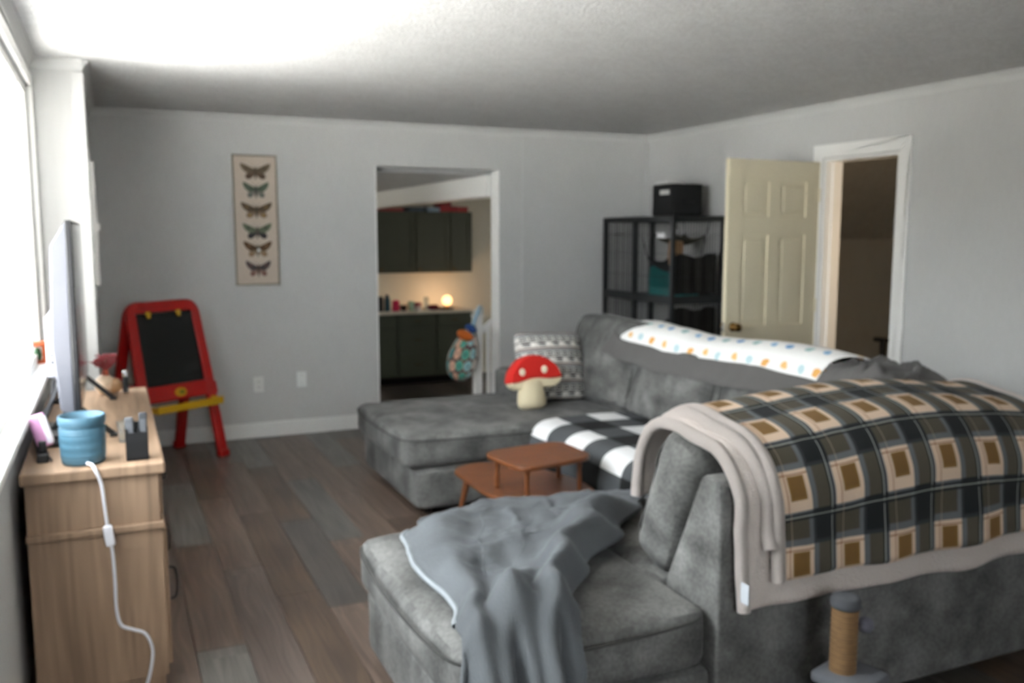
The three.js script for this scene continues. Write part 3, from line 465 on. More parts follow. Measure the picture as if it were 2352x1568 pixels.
{ // plaid throw, sherpa lined, folded over the near back
  const plaid = canvasTex(1024, 1024, (g, W) => { // one repeat = 0.212 m
    const s = W / 100, R = (x, y, w, h, c) => { g.fillStyle = c; g.fillRect(x * s, y * s, w * s, h * s); };
    R(0, 0, 100, 100, '#4a4740');
    // columns and rows A (0..52) are light, B (52..100) dark
    R(0, 0, 54, 54, '#dcc3ab'); R(16, 14, 30, 32, '#86642f'); R(19, 17, 24, 27, '#7a5a2b');
    R(54, 0, 46, 54, '#504b3d'); R(54, 0, 10, 54, '#64676a'); R(92, 0, 8, 54, '#64676a');
    R(0, 54, 54, 46, '#4b4638'); R(0, 54, 54, 9, '#64676a'); R(0, 93, 54, 7, '#64676a'); R(46, 54, 8, 46, '#64676a');
    R(54, 54, 46, 46, '#0b1013'); R(54, 54, 46, 5, '#2a2f32'); R(54, 54, 5, 46, '#2a2f32');
    g.globalAlpha = 0.9; R(88, 0, 2.6, 100, '#0a0f12'); R(91.4, 0, 1.5, 100, '#b4b9b6'); R(94, 0, 2.6, 100, '#0a0f12');
    R(0, 88, 100, 2.8, '#0a0f12'); R(0, 91.6, 100, 1.4, '#a3a79f'); R(0, 94.2, 100, 2.8, '#0a0f12');
    g.globalAlpha = 0.6; R(10, 0, 2, 54, '#8a4f2e'); R(0, 47, 54, 2.2, '#7a4a26'); R(14, 0, 1.2, 100, '#c9b49c'); g.globalAlpha = 1;
    for (let i = 0; i < 9000; i++) { g.globalAlpha = 0.06; g.fillStyle = rnd() < 0.5 ? '#000' : '#fff'; g.fillRect(rnd() * W, rnd() * W, 5, 3); } g.globalAlpha = 1;
  });
  const t = thing('plaid_throw', 'cream lined throw in tan, black and olive plaid over sofa back', 'blanket', [2.3, 0.45, -2.3]);
  const prof = (o, yEnd, fEnd) => pathOf([[-2.555 - o, fEnd], [-2.55 - o, fEnd + 0.08], [-2.525 - o, 0.845], [-2.465 - o * 0.7, 0.92 + o * 0.5], [-2.37, 0.95 + o], [-2.25, 0.935 + o], [-2.11 + o * 0.6, 0.905 + o * 0.7], [-2.03 + o, 0.82], [-2.012 + o, 0.68], [-2.005 + o, yEnd + 0.06], [-2.0 + o, yEnd]]);
  const lift = (x) => 0.055 * Math.exp(-Math.pow((x - 2.35) / 0.5, 2)) - 0.012;
  const layer = (x0, x1, o, yEnd, fEnd, amp, k, skew) => { const P = prof(o, yEnd, fEnd); return (u, v) => { const p = P(v), x = lerp(x0, x1, u), top = sstep(0.62, 0.8, p.y), hang = 1 - top; const y = p.y + lift(x) * top; let z = p.x; z += (fbm(x * 3.2 + k, v * 2, k) - 0.5) * amp * 2 * (0.35 + hang) + hang * (v > 0.5 ? 1 : -1) * 0.008 * Math.sin(x * 17 + k * 2); const end = sstep(0.86, 1, v); return V(x + skew * (v - 0.5) + (fbm(v * 4, k * 7) - 0.5) * 0.03, y + (fbm(x * 4, v * 5, k + 3) - 0.5) * 0.018 + end * 0.06 * (fbm(x * 1.6 + k * 3, 4) - 0.5), z); }; };
  const A = layer(1.635, 2.985, 0.0, 0.455, 0.66, 0.010, 1, 0.03);
  part('lining', sheet(A, 90, 90, 0.03, [1.35, 1.4]), sherpa, t, 'cream sherpa underside hanging lower than the plaid');
  const B = layer(1.735, 2.975, 0.034, 0.545, 0.76, 0.008, 1.2, 0.03);
  part('plaid_face', sheet(B, 110, 100, 0.022, [1.24 / 0.205, 1.2 / 0.245], 'both'), M('#ffffff', { map: plaid, roughness: 0.95, bumpMap: fuzzBump, bumpScale: 0.001, sheen: 0.2, sheenColor: new THREE.Color(0.3, 0.3, 0.3) }), t, 'tan, black and olive plaid');
  // rolled sherpa lips along the left edge and folds behind them
  const lip = (fn, x, dx, r, v0, v1, n) => { const pts = []; for (let i = 0; i <= n; i++) { const p = fn(0, lerp(v0, v1, i / n)); pts.push(V(p.x + dx, p.y, p.z)); } return tube(pts, r, 120, 10); };
  part('rolled_edge', lip(B, 0, -0.012, 0.021, 0.0, 1.0, 24), sherpa, t); part('rolled_edge', lip(layer(1.695, 2.9, 0.022, 0.62, 0.82, 0.008, 2.3, 0.03), 0, 0, 0.022, 0, 0.97, 22), sherpa, t); part('rolled_edge', lip(A, 0, -0.006, 0.021, 0, 1, 24), sherpa, t);
  part('rolled_edge', lip((u, v) => B(1, v), 0, 0.01, 0.02, 0.0, 1.0, 24), sherpa, t);
  part('care_label', span(1.625, 1.627, 0.5, 0.56, -2.0, -1.965).translate(-0.016, 0, 0.02), M('#aeb3b8'), t, 'small white care label');
}
{ // buffalo check blanket over the middle seat
  const check = canvasTex(512, 512, (g, W) => { const h = W / 2; g.fillStyle = '#e4e4e4'; g.fillRect(0, 0, h, h); g.fillStyle = '#4b4e50'; g.fillRect(h, 0, h, h); g.fillRect(0, h, h, h); g.fillStyle = '#070809'; g.fillRect(h, h, h, h); for (let i = 0; i < 6000; i++) { g.globalAlpha = 0.05; g.fillStyle = rnd() < 0.5 ? '#000' : '#fff'; g.fillRect(rnd() * W, rnd() * W, 4, 2); } g.globalAlpha = 1; });
  check.offset.set(0.0, 0.02);
  const P = pathOf([[2.9, 0.474], [2.6, 0.487], [2.33, 0.488], [2.235, 0.476], [2.186, 0.44], [2.172, 0.37], [2.17, 0.3], [2.178, 0.24]]);
  const fn = (u, v) => { const p = P(v), hang = 1 - sstep(0.3, 0.45, p.y), z = lerp(-4.57, -3.2, u) + (fbm(v * 3, 9) - 0.5) * 0.03; return V(p.x - hang * (0.012 + 0.016 * Math.sin(z * 15)) - sstep(0.08, 0, u) * 0.0, p.y + (fbm(z * 4, v * 4, 5) - 0.5) * 0.014 * (1 - hang) + hang * 0.03 * (fbm(z * 2, 7) - 0.3), z); };
  const t = thing('check_blanket', 'black and white buffalo check blanket over middle sofa seat', 'blanket', [2.5, 0.25, -3.9]);
  part('blanket', sheet(fn, 90, 60, 0.012, [1.37 / 0.4, 0.96 / 0.4]), M('#ffffff', { map: check, roughness: 0.95, bumpMap: fuzzBump, bumpScale: 0.001 }), t);
}
{ // grey plush blanket crumpled on the near chaise, spilling over its edge
  const zs = [-3.155, -3.1, -2.9, -2.6, -2.29, -2.12, -2.045], yT = (z) => 0.468;
  const prof = pathOf([[-3.165, 0.40], [-3.15, 0.455], [-3.08, 0.474], [-2.7, 0.478], [-2.3, 0.478], [-2.13, 0.474], [-2.06, 0.452], [-2.035, 0.39], [-2.03, 0.28], [-2.02, 0.15], [-2.0, 0.03]]);
  const edge = (keys, v) => { let i = 0; while (i < keys.length - 2 && v > keys[i + 1][0]) i++; const [a, xa] = keys[i], [b, xb] = keys[i + 1]; return lerp(xa, xb, sstep(a, b, v)); };
  const L = [[0, 1.06], [0.1, 1.0], [0.2, 0.885], [0.38, 0.83], [0.58, 0.86], [0.68, 0.8], [0.8, 0.745], [1, 0.72]];
  const Rr = [[0, 2.0], [0.1, 1.98], [0.2, 1.86], [0.36, 1.6], [0.52, 1.33], [0.66, 1.16], [0.8, 1.1], [1, 1.06]];
  const fn = (u, v) => {
    const p = prof(v), top = sstep(0.4, 0.47, p.y), hang = 1 - top, x = lerp(edge(L, v), edge(Rr, v), u) + (fbm(v * 5, u > 0.5 ? 3 : 8) - 0.5) * 0.05 * (u < 0.03 || u > 0.97 ? 1 : 0.6);
    const w = Math.min(1, 4 * Math.min(u, 1 - u)), q = fbm(x * 2.6, v * 4.0, 2, 2), r = Math.abs(fbm(x * 5 + 3, v * 9, 6) - 0.5), fold = Math.pow(Math.max(0, 1 - r * 9), 2);
    let h = 0.012 + 0.045 * q * w + 0.01 * fold * w;
    h += (0.014 * (fbm(x * 7 + v * 5, v * 12, 4, 2) - 0.5) + 0.0025 * Math.sin((x + 0.6 * v) * 60 + 6 * q)) * w * top;
    h += 0.085 * Math.exp(-Math.pow((u - 0.82) / 0.13, 2)) * sstep(0.12, 0.3, v) * (0.6 + 0.8 * fbm(v * 6, 2)) * top;                        // thick roll along the right border
    h += 0.1 * Math.exp(-Math.pow((u - 0.45 - 0.2 * (v - 0.6)) / 0.16, 2) - Math.pow((v - 0.64) / 0.09, 2));                          // bunched where it turns over the edge
    h += 0.05 * Math.exp(-Math.pow((u - 0.13) / 0.09, 2)) * sstep(0.08, 0.2, v) * top;                                                    // turned up left border
    const hg = hang * (v > 0.5 ? 1 : -0.3), ripple = 0.04 * Math.sin(u * 15 + v * 4 + 3 * q) + 0.022 * Math.sin(u * 33 + 1 + 5 * q);
    return V(x, p.y + h * top, p.x + hg * (0.05 + ripple + 0.06 * q) * (v > 0.5 ? 1 : 1));
  };
  const grey = M('#5d6164', { roughness: 0.95, bumpMap: fuzzBump, bumpScale: 0.0015, sheen: 0.7, sheenRoughness: 0.4, sheenColor: new THREE.Color(0.45, 0.47, 0.5), map: dataTex(256, 256, (u, v) => { const a = 0.82 + 0.18 * tnoise(u * 5, v * 5, 5, 91); return [a, a, a]; }, true, [2, 2]) });
  const t = thing('plush_blanket', 'crumpled grey plush blanket spilling over the near chaise', 'blanket', [1.35, 0.03, -2.6]);
  part('blanket', sheet(fn, 110, 130, 0.014, [1.1, 1.7]), grey, t);
  const pts = []; for (let i = 0; i <= 30; i++) { const p = fn(0, lerp(0.16, 0.66, i / 30)); pts.push(V(p.x, p.y + 0.004, p.z)); } part('satin_binding', tube(pts, 0.009, 80, 8), M('#868c90', { roughness: 0.7 }), t, 'pale satin edge binding');
  // stitched quilting lines
  for (const uu of [0.3, 0.5]) { const q = []; for (let i = 0; i <= 20; i++) { const p = fn(uu, lerp(0.12, 0.5, i / 20)); q.push(V(p.x, p.y + 0.006, p.z)); } part('quilt_seam', tube(q, 0.0028, 60, 5), M('#5c6063', { roughness: 0.95 }), t); }
  for (const vv of [0.2, 0.34, 0.46]) { const q = []; for (let i = 0; i <= 24; i++) { const p = fn(lerp(0.16, 0.62, i / 24), vv); q.push(V(p.x, p.y + 0.006, p.z)); } part('quilt_seam', tube(q, 0.0028, 60, 5), M('#5c6063', { roughness: 0.95 }), t); }
}
{ // pastel print blanket along the long back, grey backing turned up at the front
  const print = canvasTex(1024, 1024, (g, W) => {
    g.fillStyle = '#eeedea'; g.fillRect(0, 0, W, W); const cols = ['#5f93c4', '#e0a75a', '#8fb7b3', '#e6b873', '#7fb0d2', '#b8d3d6'];
    let k = 0; for (let r = 0; r < 8; r++) for (let c = 0; c < 8; c++, k++) { const x = c * 128 + (r % 2) * 64 + 40 + rnd() * 14, y = r * 128 + 50 + rnd() * 14; g.fillStyle = cols[(c * 2 + r * 3) % 6]; g.globalAlpha = 0.95; if (k % 3 === 0) { g.beginPath(); g.ellipse(x, y, 30, 22, 0.5, 0, 7); g.fill(); } else if (k % 3 === 1) { g.beginPath(); g.moveTo(x - 28, y - 14); g.quadraticCurveTo(x, y - 34, x + 28, y - 14); g.lineTo(x + 18, y + 22); g.lineTo(x - 22, y + 18); g.fill(); } else { g.beginPath(); g.arc(x, y - 4, 20, 0, 7); g.arc(x + 18, y + 8, 12, 0, 7); g.fill(); } }
    g.globalAlpha = 1;
  });
  const P = pathOf([[2.918, 0.85], [2.935, 0.9], [2.98, 0.965], [3.06, 0.995], [3.16, 0.985], [3.27, 0.93], [3.335, 0.86], [3.35, 0.7], [3.352, 0.58]]);
  const grey = M('#605e5c', { roughness: 0.95, bumpMap: fuzzBump, bumpScale: 0.002, sheen: 0.5, sheenColor: new THREE.Color(0.4, 0.4, 0.4) });
  const fn = (u, v) => { const p = P(v), z = lerp(-4.86, -3.07, u) + (fbm(v * 3, 2) - 0.5) * 0.05 + 0.14 * (u > 0.9 ? (u - 0.9) * 10 : 0) * (v - 0.35); return V(p.x + (fbm(z * 3, v * 3, 8) - 0.5) * 0.02, p.y + (fbm(z * 2.5, v * 4, 4) - 0.5) * 0.035 + 0.012 * Math.sin(z * 5), z); };
  const t = thing('print_blanket', 'white baby blanket with blue and yellow pastel print over sofa back', 'blanket', [3.15, 0.58, -3.9]);
  part('print_face', sheet(fn, 100, 50, 0.016, [1.8 / 1.02, 0.86 / 1.02]), M('#ffffff', { map: print, roughness: 0.9 }), t);
  const P2 = pathOf([[2.862, 0.775], [2.88, 0.805], [2.9, 0.835], [2.918, 0.862], [2.932, 0.885]]);
  const fn2 = (u, v) => { const p = P2(v), z = lerp(-4.94, -3.1, u), b = (0.5 - v) * 0.03 * Math.sin(z * 9); return V(p.x - 0.016 + b, p.y + (fbm(z * 2.5, 4) - 0.5) * 0.03 + 0.012 * Math.sin(z * 5) + (fbm(z * 4, 1) - 0.5) * 0.03 * (1 - v) + 0.05 * Math.exp(-Math.pow((u - 0.0) / 0.05, 2)), z); };
  part('grey_backing', sheet(fn2, 90, 16, 0.014, [1.8, 0.2]), grey, t, 'grey plush backing turned up along the front');
  // loose grey throw heaped at the sofa corner
  const heap = thing('grey_throw', 'dark grey fleece throw heaped on the sofa corner', 'blanket', [3.15, 0.8, -2.85]);
  const hf = (u, v) => { const x = lerp(2.86, 3.4, v), z = lerp(-3.17, -2.6, u), e = Math.min(1, 5 * Math.min(u, 1 - u)) * Math.min(1, 5 * Math.min(v, 1 - v)), r = Math.abs(fbm(x * 4 + 2, z * 9, 3) - 0.5), f = Math.pow(Math.max(0, 1 - r * 8), 2); const drop = sstep(3.26, 3.4, x) * 0.16 + sstep(2.95, 2.86, x) * 0.1; return V(x, 0.862 + e * (0.06 + 0.05 * fbm(x * 5, z * 5) + 0.035 * f) - drop * (1 - e * 0.5) - 0.1 * sstep(-2.8, -2.6, z), z); };
  part('throw', sheet(hf, 60, 50, 0.02, [0.6, 0.6]), grey, heap);
}
{ // pillows on the far seat
  const pat = canvasTex(512, 512, (g, W) => {
    g.fillStyle = '#d9d6cf'; g.fillRect(0, 0, W, W); const B = '#26272a', Gy = '#8d8f8f', Br = '#6d5046';
    const R = (x, y, w, h, c) => { g.fillStyle = c; g.fillRect(x, y, w, h); };
    for (let r = 0; r < 4; r++) { const y = r * 128; R(0, y, W, 10, Br); R(0, y + 14, W, 22, Gy); for (let i = 0; i < 8; i++) { const x = i * 64 + (r % 2) * 32; R(x + 4, y + 40, 34, 26, B); R(x + 12, y + 46, 18, 12, '#d9d6cf'); R(x + 40, y + 44, 18, 18, Gy); } R(0, y + 74, W, 8, B); for (let i = 0; i < 5; i++) { R(i * 110 + 10, y + 88, 54, 14, B); R(i * 110 + 20, y + 106, 44, 12, Gy); R(i * 110 + 70, y + 86, 26, 30, '#f0eee8'); } }
  });
  const g = soft(0.47, 0.44, 0.15, { r: 0.02, puff: [0, 0, 0.05], seg: 20, lump: 0.012, k: 20 });
  { const p = g.attributes.position, uv = g.attributes.uv; for (let i = 0; i < p.count; i++) { const x = p.getX(i), y = p.getY(i), e = (Math.pow(Math.abs(x) / 0.235, 4) + Math.pow(Math.abs(y) / 0.22, 4)) / 2; p.setZ(i, p.getZ(i) * (1 - 0.72 * Math.min(1, e))); uv.setXY(i, x / 0.47 + 0.5, y / 0.44 + 0.5); } g.computeVertexNormals(); }
  const t = thing('patterned_pillow', 'square black and white banded pillow behind the mushroom cushion', 'pillow', [2.6, 0.46, -5.2]);
  const m = new THREE.Matrix4().makeRotationFromEuler(new THREE.Euler(-0.32, 0.12, -0.05, 'YXZ')).setPosition(2.615, 0.685, -5.22);
  part('cushion', toCreasedNormals(g, 1).applyMatrix4(m), M('#ffffff', { map: pat, roughness: 0.9 }), t);

  // mushroom shaped plush cushion
  const mu = thing('mushroom_cushion', 'plush mushroom cushion with red spotted cap and cream stem', 'cushion', [2.41, 0.46, -5.0]); mu.rotation.set(-0.18, 0.02, 0.03); mu.updateMatrixWorld(true);
  const red = M('#cf1f17', { roughness: 0.9, sheen: 0.4, sheenColor: new THREE.Color(0.6, 0.2, 0.15) }), cream = M('#e3d6b4', { roughness: 0.95, bumpMap: fuzzBump, bumpScale: 0.002 });
  const puffExtr = (shape, depth) => { const q = extr(shape, depth, depth * 0.42, 14); return q.translate(0, 0, -depth / 2); };
  const cap = new THREE.Shape(); cap.moveTo(-0.178, 0.175); cap.bezierCurveTo(-0.178, 0.235, -0.12, 0.325, -0.02, 0.335); cap.bezierCurveTo(0.09, 0.335, 0.17, 0.26, 0.178, 0.185); cap.bezierCurveTo(0.1, 0.17, 0.02, 0.2, -0.06, 0.188); cap.bezierCurveTo(-0.1, 0.18, -0.15, 0.165, -0.178, 0.175);
  const br = new THREE.ExtrudeGeometry(cap, { depth: 0.03, bevelEnabled: true, bevelThickness: 0.045, bevelSize: 0.012, bevelOffset: -0.008, bevelSegments: 8, curveSegments: 24 }).translate(0, 0, -0.015);
  const capM = own('cap', br, red, mu, 'red mushroom cap');
  for (const [x, y, r] of [[-0.1, 0.235, 0.021], [0.055, 0.24, 0.022], [-0.02, 0.305, 0.018], [0.135, 0.225, 0.017], [-0.155, 0.2, 0.013]]) own('spot', new THREE.SphereGeometry(1, 18, 10).scale(r, r * 1.1, 0.007).translate(x, y, 0.059 - (Math.abs(x) > 0.12 ? 0.008 : 0) - (y > 0.3 ? 0.01 : 0)), M('#e9dcc3', { roughness: 0.95 }), capM);
  const under = new THREE.Shape(); under.moveTo(-0.175, 0.178); under.bezierCurveTo(-0.12, 0.165, -0.05, 0.2, 0.02, 0.195); under.bezierCurveTo(0.1, 0.175, 0.15, 0.18, 0.175, 0.185); under.bezierCurveTo(0.185, 0.14, 0.12, 0.118, 0.06, 0.128); under.lineTo(-0.09, 0.128); under.bezierCurveTo(-0.13, 0.118, -0.18, 0.14, -0.175, 0.178);
  own('cap_underside', new THREE.ExtrudeGeometry(under, { depth: 0.03, bevelEnabled: true, bevelThickness: 0.035, bevelSize: 0.01, bevelOffset: -0.008, bevelSegments: 6, curveSegments: 20 }).translate(0, 0, -0.015), cream, mu);
  const stem = lathe([[0, 0], [0.07, 0.002], [0.096, 0.02], [0.1, 0.05], [0.094, 0.09], [0.086, 0.13], [0.075, 0.17], [0, 0.18]], 30); stem.scale(0.98, 1, 0.72);
  own('stem', stem.translate(-0.035, 0, 0.02), cream, mu, 'cream plush stem');
}

// ------------------------------------------------------------------ two tier wooden side table
{
  const wood = M('#ffffff', { roughness: 0.38, map: dataTex(256, 256, (u, v) => { const g = 0.5 * tnoise(u * 4, v * 60, 60, 101) + 0.3 * tnoise(u * 8, v * 20, 40, 102) + 0.2 * tnoise(u * 3, v * 3, 3, 103); return [lerp(0.36, 0.50, g), lerp(0.205, 0.30, g), lerp(0.11, 0.17, g)]; }, true, [1.6, 1.6]) });
  const t = thing('step_table', 'two tier walnut brown step table inside the sofa', 'table', [1.8, 0, -3.9]);
  const low = [[1.56, -4.26], [1.74, -4.335], [1.93, -4.2], [2.07, -3.85], [2.06, -3.55], [1.68, -3.46], [1.555, -3.72]];
  part('lower_top', slabTop(low, 0.345, 0.022, 0.13, 0.006), wood, t);
  const hi = [[1.578, -3.9], [2.04, -3.965], [2.05, -3.6], [1.63, -3.525]];
  part('upper_top', slabTop(hi, 0.512, 0.022, 0.1, 0.006), wood, t);
  for (const [x, z] of [[1.64, -3.83], [1.685, -3.59], [1.985, -3.645], [1.985, -3.86]]) part('upper_leg', lathe([[0, 0], [0.011, 0], [0.0125, 0.03], [0.01, 0.09], [0.014, 0.13], [0.017, 0.146], [0, 0.146]], 14).translate(x, 0.345, z), wood, t);
  for (const [x, z, dx, dz] of [[1.62, -4.16, -0.04, -0.08], [1.64, -3.66, -0.05, 0.06], [1.98, -3.62, 0.05, 0.05], [1.95, -4.08, 0.05, -0.05]]) part('leg', rod([x + dx, 0, z + dz], [x, 0.325, z], 0.011, 0.019, 14), wood, t);
}

// ------------------------------------------------------------------ red toy easel
{
  const red = M('#a8130f', { roughness: 0.42 }), yel = M('#c59a12', { roughness: 0.45 });
  const th = 0.56, cs = Math.cos(th), sn = Math.sin(th);
  // own axes: x to the right of the board, y up, z towards the viewer of the board; origin at the middle of the front feet
  const t = thing('toy_easel', 'red plastic toy easel with black chalkboard and yellow tray', 'easel', [0.652 - 0.26 * cs, 0, -6.436 + 0.26 * sn], th);
  const W = 0.585, lean = 0.22, Hy = 1.1;
  const tiltF = (g) => g.applyMatrix4(new THREE.Matrix4().makeRotationX(-lean));
  // front frame: rounded arch with window for the board
  const s = new THREE.Shape(); const w = W / 2, y0 = 0.475, y1 = Hy / Math.cos(lean);
  s.moveTo(-w - 0.01, y0 - 0.03); s.lineTo(w + 0.01, y0 - 0.03); s.lineTo(w - 0.012, y1 - 0.1); s.quadraticCurveTo(w - 0.02, y1, w - 0.12, y1); s.lineTo(-w + 0.12, y1); s.quadraticCurveTo(-w + 0.02, y1, -w + 0.012, y1 - 0.1); s.closePath();
  const h = new THREE.Path(); h.moveTo(-w + 0.068, y0 + 0.08); h.lineTo(w - 0.068, y0 + 0.08); h.lineTo(w - 0.078, y1 - 0.075); h.lineTo(-w + 0.078, y1 - 0.075); h.closePath(); s.holes.push(h);
  own('front_frame', tiltF(extr(s, 0.04, 0.01, 10).translate(0, 0, -0.02)), red, t);
  own('chalkboard', tiltF(span(-w + 0.07, w - 0.07, y0 + 0.065, y1 - 0.08, -0.012, 0.006)), M('#0d0f0f', { roughness: 0.75 }), t, 'black chalkboard panel');
  own('back_frame', extr(s, 0.036, 0.01, 10).translate(0, 0, -0.02).applyMatrix4(new THREE.Matrix4().makeRotationX(lean).setPosition(0, 0, -0.485)), red, t);
  own('back_board', span(-w + 0.07, w - 0.07, y0 + 0.065, y1 - 0.08, -0.006, 0.006).applyMatrix4(new THREE.Matrix4().makeRotationX(lean).setPosition(0, 0, -0.485)), M('#d9d9d6', { roughness: 0.4 }), t, 'white board on the rear side');
  for (const x of [-0.135, 0.095]) own('clip', tiltF(merge([box(0.034, 0.03, 0.02, x, y1 - 0.085, 0.03, 0.006), cyl(0.013, 0.013, 0.03, x, y1 - 0.1, 0.032, 12)])), yel, t);
  const leg = (x, zf, sgn) => { const a = [x * 1.02, 0.0, zf], b = [x * 0.985, 0.56, zf + sgn * -0.56 * Math.tan(lean)]; return merge([bar(a, b, 0.07, 0.05), span(a[0] - 0.037, a[0] + 0.037, 0, 0.05, zf - 0.03, zf + 0.03, 0.012)]); };
  for (const sx of [-1, 1]) { own('leg', leg(sx * 0.265, 0, 1), red, t); own('leg', leg(sx * 0.26, -0.485, -1), red, t); own('side_bracket', tiltF(span(sx * 0.285 - 0.03, sx * 0.285 + 0.022, y0 - 0.03, y0 + 0.06, -0.03, 0.028, 0.01)), red, t); }
  own('tray', merge([span(-0.26, 0.255, 0.385, 0.4, -0.12, 0.05, 0.006), span(-0.26, 0.255, 0.4, 0.437, 0.03, 0.05, 0.006), span(-0.26, -0.245, 0.4, 0.43, -0.12, 0.05, 0.004), span(0.24, 0.255, 0.4, 0.43, -0.12, 0.05, 0.004)]), yel, t, 'yellow plastic tray');
  own('badge', tiltF(new THREE.CylinderGeometry(0.045, 0.045, 0.008, 30).scale(1, 1, 0.68).rotateX(Math.PI / 2).translate(0.01, y0 + 0.02, 0.022)), yel, t, 'oval yellow badge'); own('badge_mark', tiltF(new THREE.CylinderGeometry(0.02, 0.02, 0.01, 20).scale(1.1, 1, 0.7).rotateX(Math.PI / 2).translate(0.018, y0 + 0.02, 0.0235)), M('#6d7d1a'), t, 'green mark on the badge');
}

// ------------------------------------------------------------------ moth print
{
  const tex = canvasTex(512, 1536, (g, W, Hh) => {
    g.fillStyle = '#c3b5a6'; g.fillRect(0, 0, W, Hh);
    for (let i = 0; i < 5000; i++) { g.globalAlpha = 0.05; g.fillStyle = rnd() < 0.5 ? '#8a7a66' : '#e2d8c8'; g.beginPath(); g.arc(rnd() * W, rnd() * Hh, 2 + rnd() * 9, 0, 7); g.fill(); } g.globalAlpha = 1;
    const moth = (cy, sp, up, lo, body, spots) => {
      const cx = W / 2 + 8;
      for (const s of [-1, 1]) {
        g.fillStyle = lo; g.beginPath(); g.moveTo(cx, cy + 5); g.bezierCurveTo(cx + s * 60, cy + 20, cx + s * 150 * sp, cy + 30, cx + s * 128 * sp, cy + 88); g.bezierCurveTo(cx + s * 105 * sp, cy + 122, cx + s * 45, cy + 105, cx, cy + 40); g.fill();
        g.fillStyle = up; g.beginPath(); g.moveTo(cx, cy - 18); g.bezierCurveTo(cx + s * 60, cy - 36, cx + s * 120 * sp, cy - 70, cx + s * 190 * sp, cy - 88); g.bezierCurveTo(cx + s * 205 * sp, cy - 50, cx + s * 170 * sp, cy + 8, cx + s * 100 * sp, cy + 34); g.bezierCurveTo(cx + s * 60, cy + 36, cx + s * 20, cy + 28, cx, cy + 22); g.fill();
        g.strokeStyle = 'rgba(20,16,12,0.5)'; g.lineWidth = 4; for (let k = 0; k < 4; k++) { g.beginPath(); g.moveTo(cx + s * 12, cy - 2 + k * 6); g.lineTo(cx + s * (165 - k * 22) * sp, cy - 62 + k * 26); g.stroke(); }
        g.fillStyle = spots; g.beginPath(); g.arc(cx + s * 118 * sp, cy - 28, 13, 0, 7); g.fill(); g.beginPath(); g.arc(cx + s * 86 * sp, cy + 74, 22, 0, 7); g.fill();
      }
      g.fillStyle = body; g.beginPath(); g.ellipse(cx, cy + 40, 13, 72, 0, 0, 7); g.fill(); g.beginPath(); g.arc(cx, cy - 26, 13, 0, 7); g.fill();
      g.strokeStyle = body; g.lineWidth = 4; for (const s of [-1, 1]) { g.beginPath(); g.moveTo(cx, cy - 30); g.quadraticCurveTo(cx + s * 24, cy - 60, cx + s * 46, cy - 66); g.stroke(); }
    };
    moth(170, 0.95, '#6b5d47', '#5c4a38', '#4d4234', '#463626'); moth(392, 0.82, '#4d5b48', '#77706a', '#3d4038', '#55635a'); moth(634, 0.98, '#55452f', '#7e6a55', '#40392a', '#8a6f3c');
    moth(884, 0.92, '#5f6a52', '#2d2b2b', '#4a4038', '#1f1f22'); moth(1102, 0.9, '#553a1a', '#8a7a62', '#5a5b50', '#8a6a4a'); moth(1340, 0.8, '#473e3f', '#8b6f62', '#4a382c', '#6f4a3f');
  });
  const x0 = 0.85, x1 = 1.172, y0 = 1.17, y1 = 2.135;
  const t = thing('moth_print', 'tall narrow framed print of six moths on the back wall', 'picture', [(x0 + x1) / 2, y0, ZB]);
  const fr = M('#8f8675', { roughness: 0.6 });
  own('print', new THREE.BoxGeometry(x1 - x0 - 0.02, y1 - y0 - 0.02, 0.012).translate(0, (y1 - y0) / 2, 0.012), [fr, fr, fr, fr, M('#ffffff', { map: tex, roughness: 0.7 }), fr], t);
  const w = x1 - x0, hh = y1 - y0; for (const sx of [-1, 1]) own('frame_side', box(0.012, hh, 0.026, sx * (w / 2 - 0.006), hh / 2, 0.013, 0.002), fr, t);
  for (const y of [0.006, hh - 0.006]) own('frame_rail', box(w, 0.012, 0.026, 0, y, 0.013, 0.002), fr, t);
  own('tack', new THREE.SphereGeometry(0.012, 16, 10).scale(1, 1, 0.5).translate(0.012, 0.262, 0.019), M('#f2f2f2', { roughness: 0.15, metalness: 0.2 }), t, 'small shiny white tack');
}
// outlets
{
  const pl = M('#dcdcd8', { roughness: 0.4 });
  const t = thing('wall_outlet', 'white duplex outlet plate low on the back wall', 'outlet', [0.99, 0.352, ZB]);
  own('plate', box(0.073, 0.118, 0.007, 0, 0.059, 0.0035, 0.003), pl, t); for (const y of [0.038, 0.08]) { const r = own('receptacle', box(0.034, 0.03, 0.004, 0, y, 0.008, 0.0015), pl, t); for (const x of [-0.007, 0.007]) own('slot', box(0.003, 0.01, 0.002, x, y, 0.0102), MAT.black, r); }
  const b = thing('blank_plate', 'white blank cover plate right of the duplex outlet', 'wall plate', [1.317, 0.37, ZB]);
  own('plate', box(0.073, 0.12, 0.007, 0, 0.06, 0.0035, 0.003), M('#e6e8e6', { roughness: 0.4 }), b); for (const y of [0.025, 0.095]) own('screw', cyl(0.003, 0.003, 0.002, 0, 0, 0, 10).rotateX(Math.PI / 2).translate(0, y, 0.0078), MAT.chrome, b);
}
// white breaker panel on the stepped wall, seen almost edge on
{
  const t = thing('breaker_panel', 'white metal breaker panel with small latch on stepped wall', 'wall panel', [XJ, 1.2, -5.5]);
  part('trim_plate', span(XJ, XJ + 0.014, 1.2, 2.0, -5.75, -5.28, 0.003), MAT.white, t); const d = part('panel_door', span(XJ + 0.014, XJ + 0.034, 1.27, 1.94, -5.7, -5.36, 0.004), MAT.white, t); part('latch', span(XJ + 0.03, XJ + 0.048, 1.57, 1.61, -5.42, -5.38, 0.004), MAT.white, d);
}

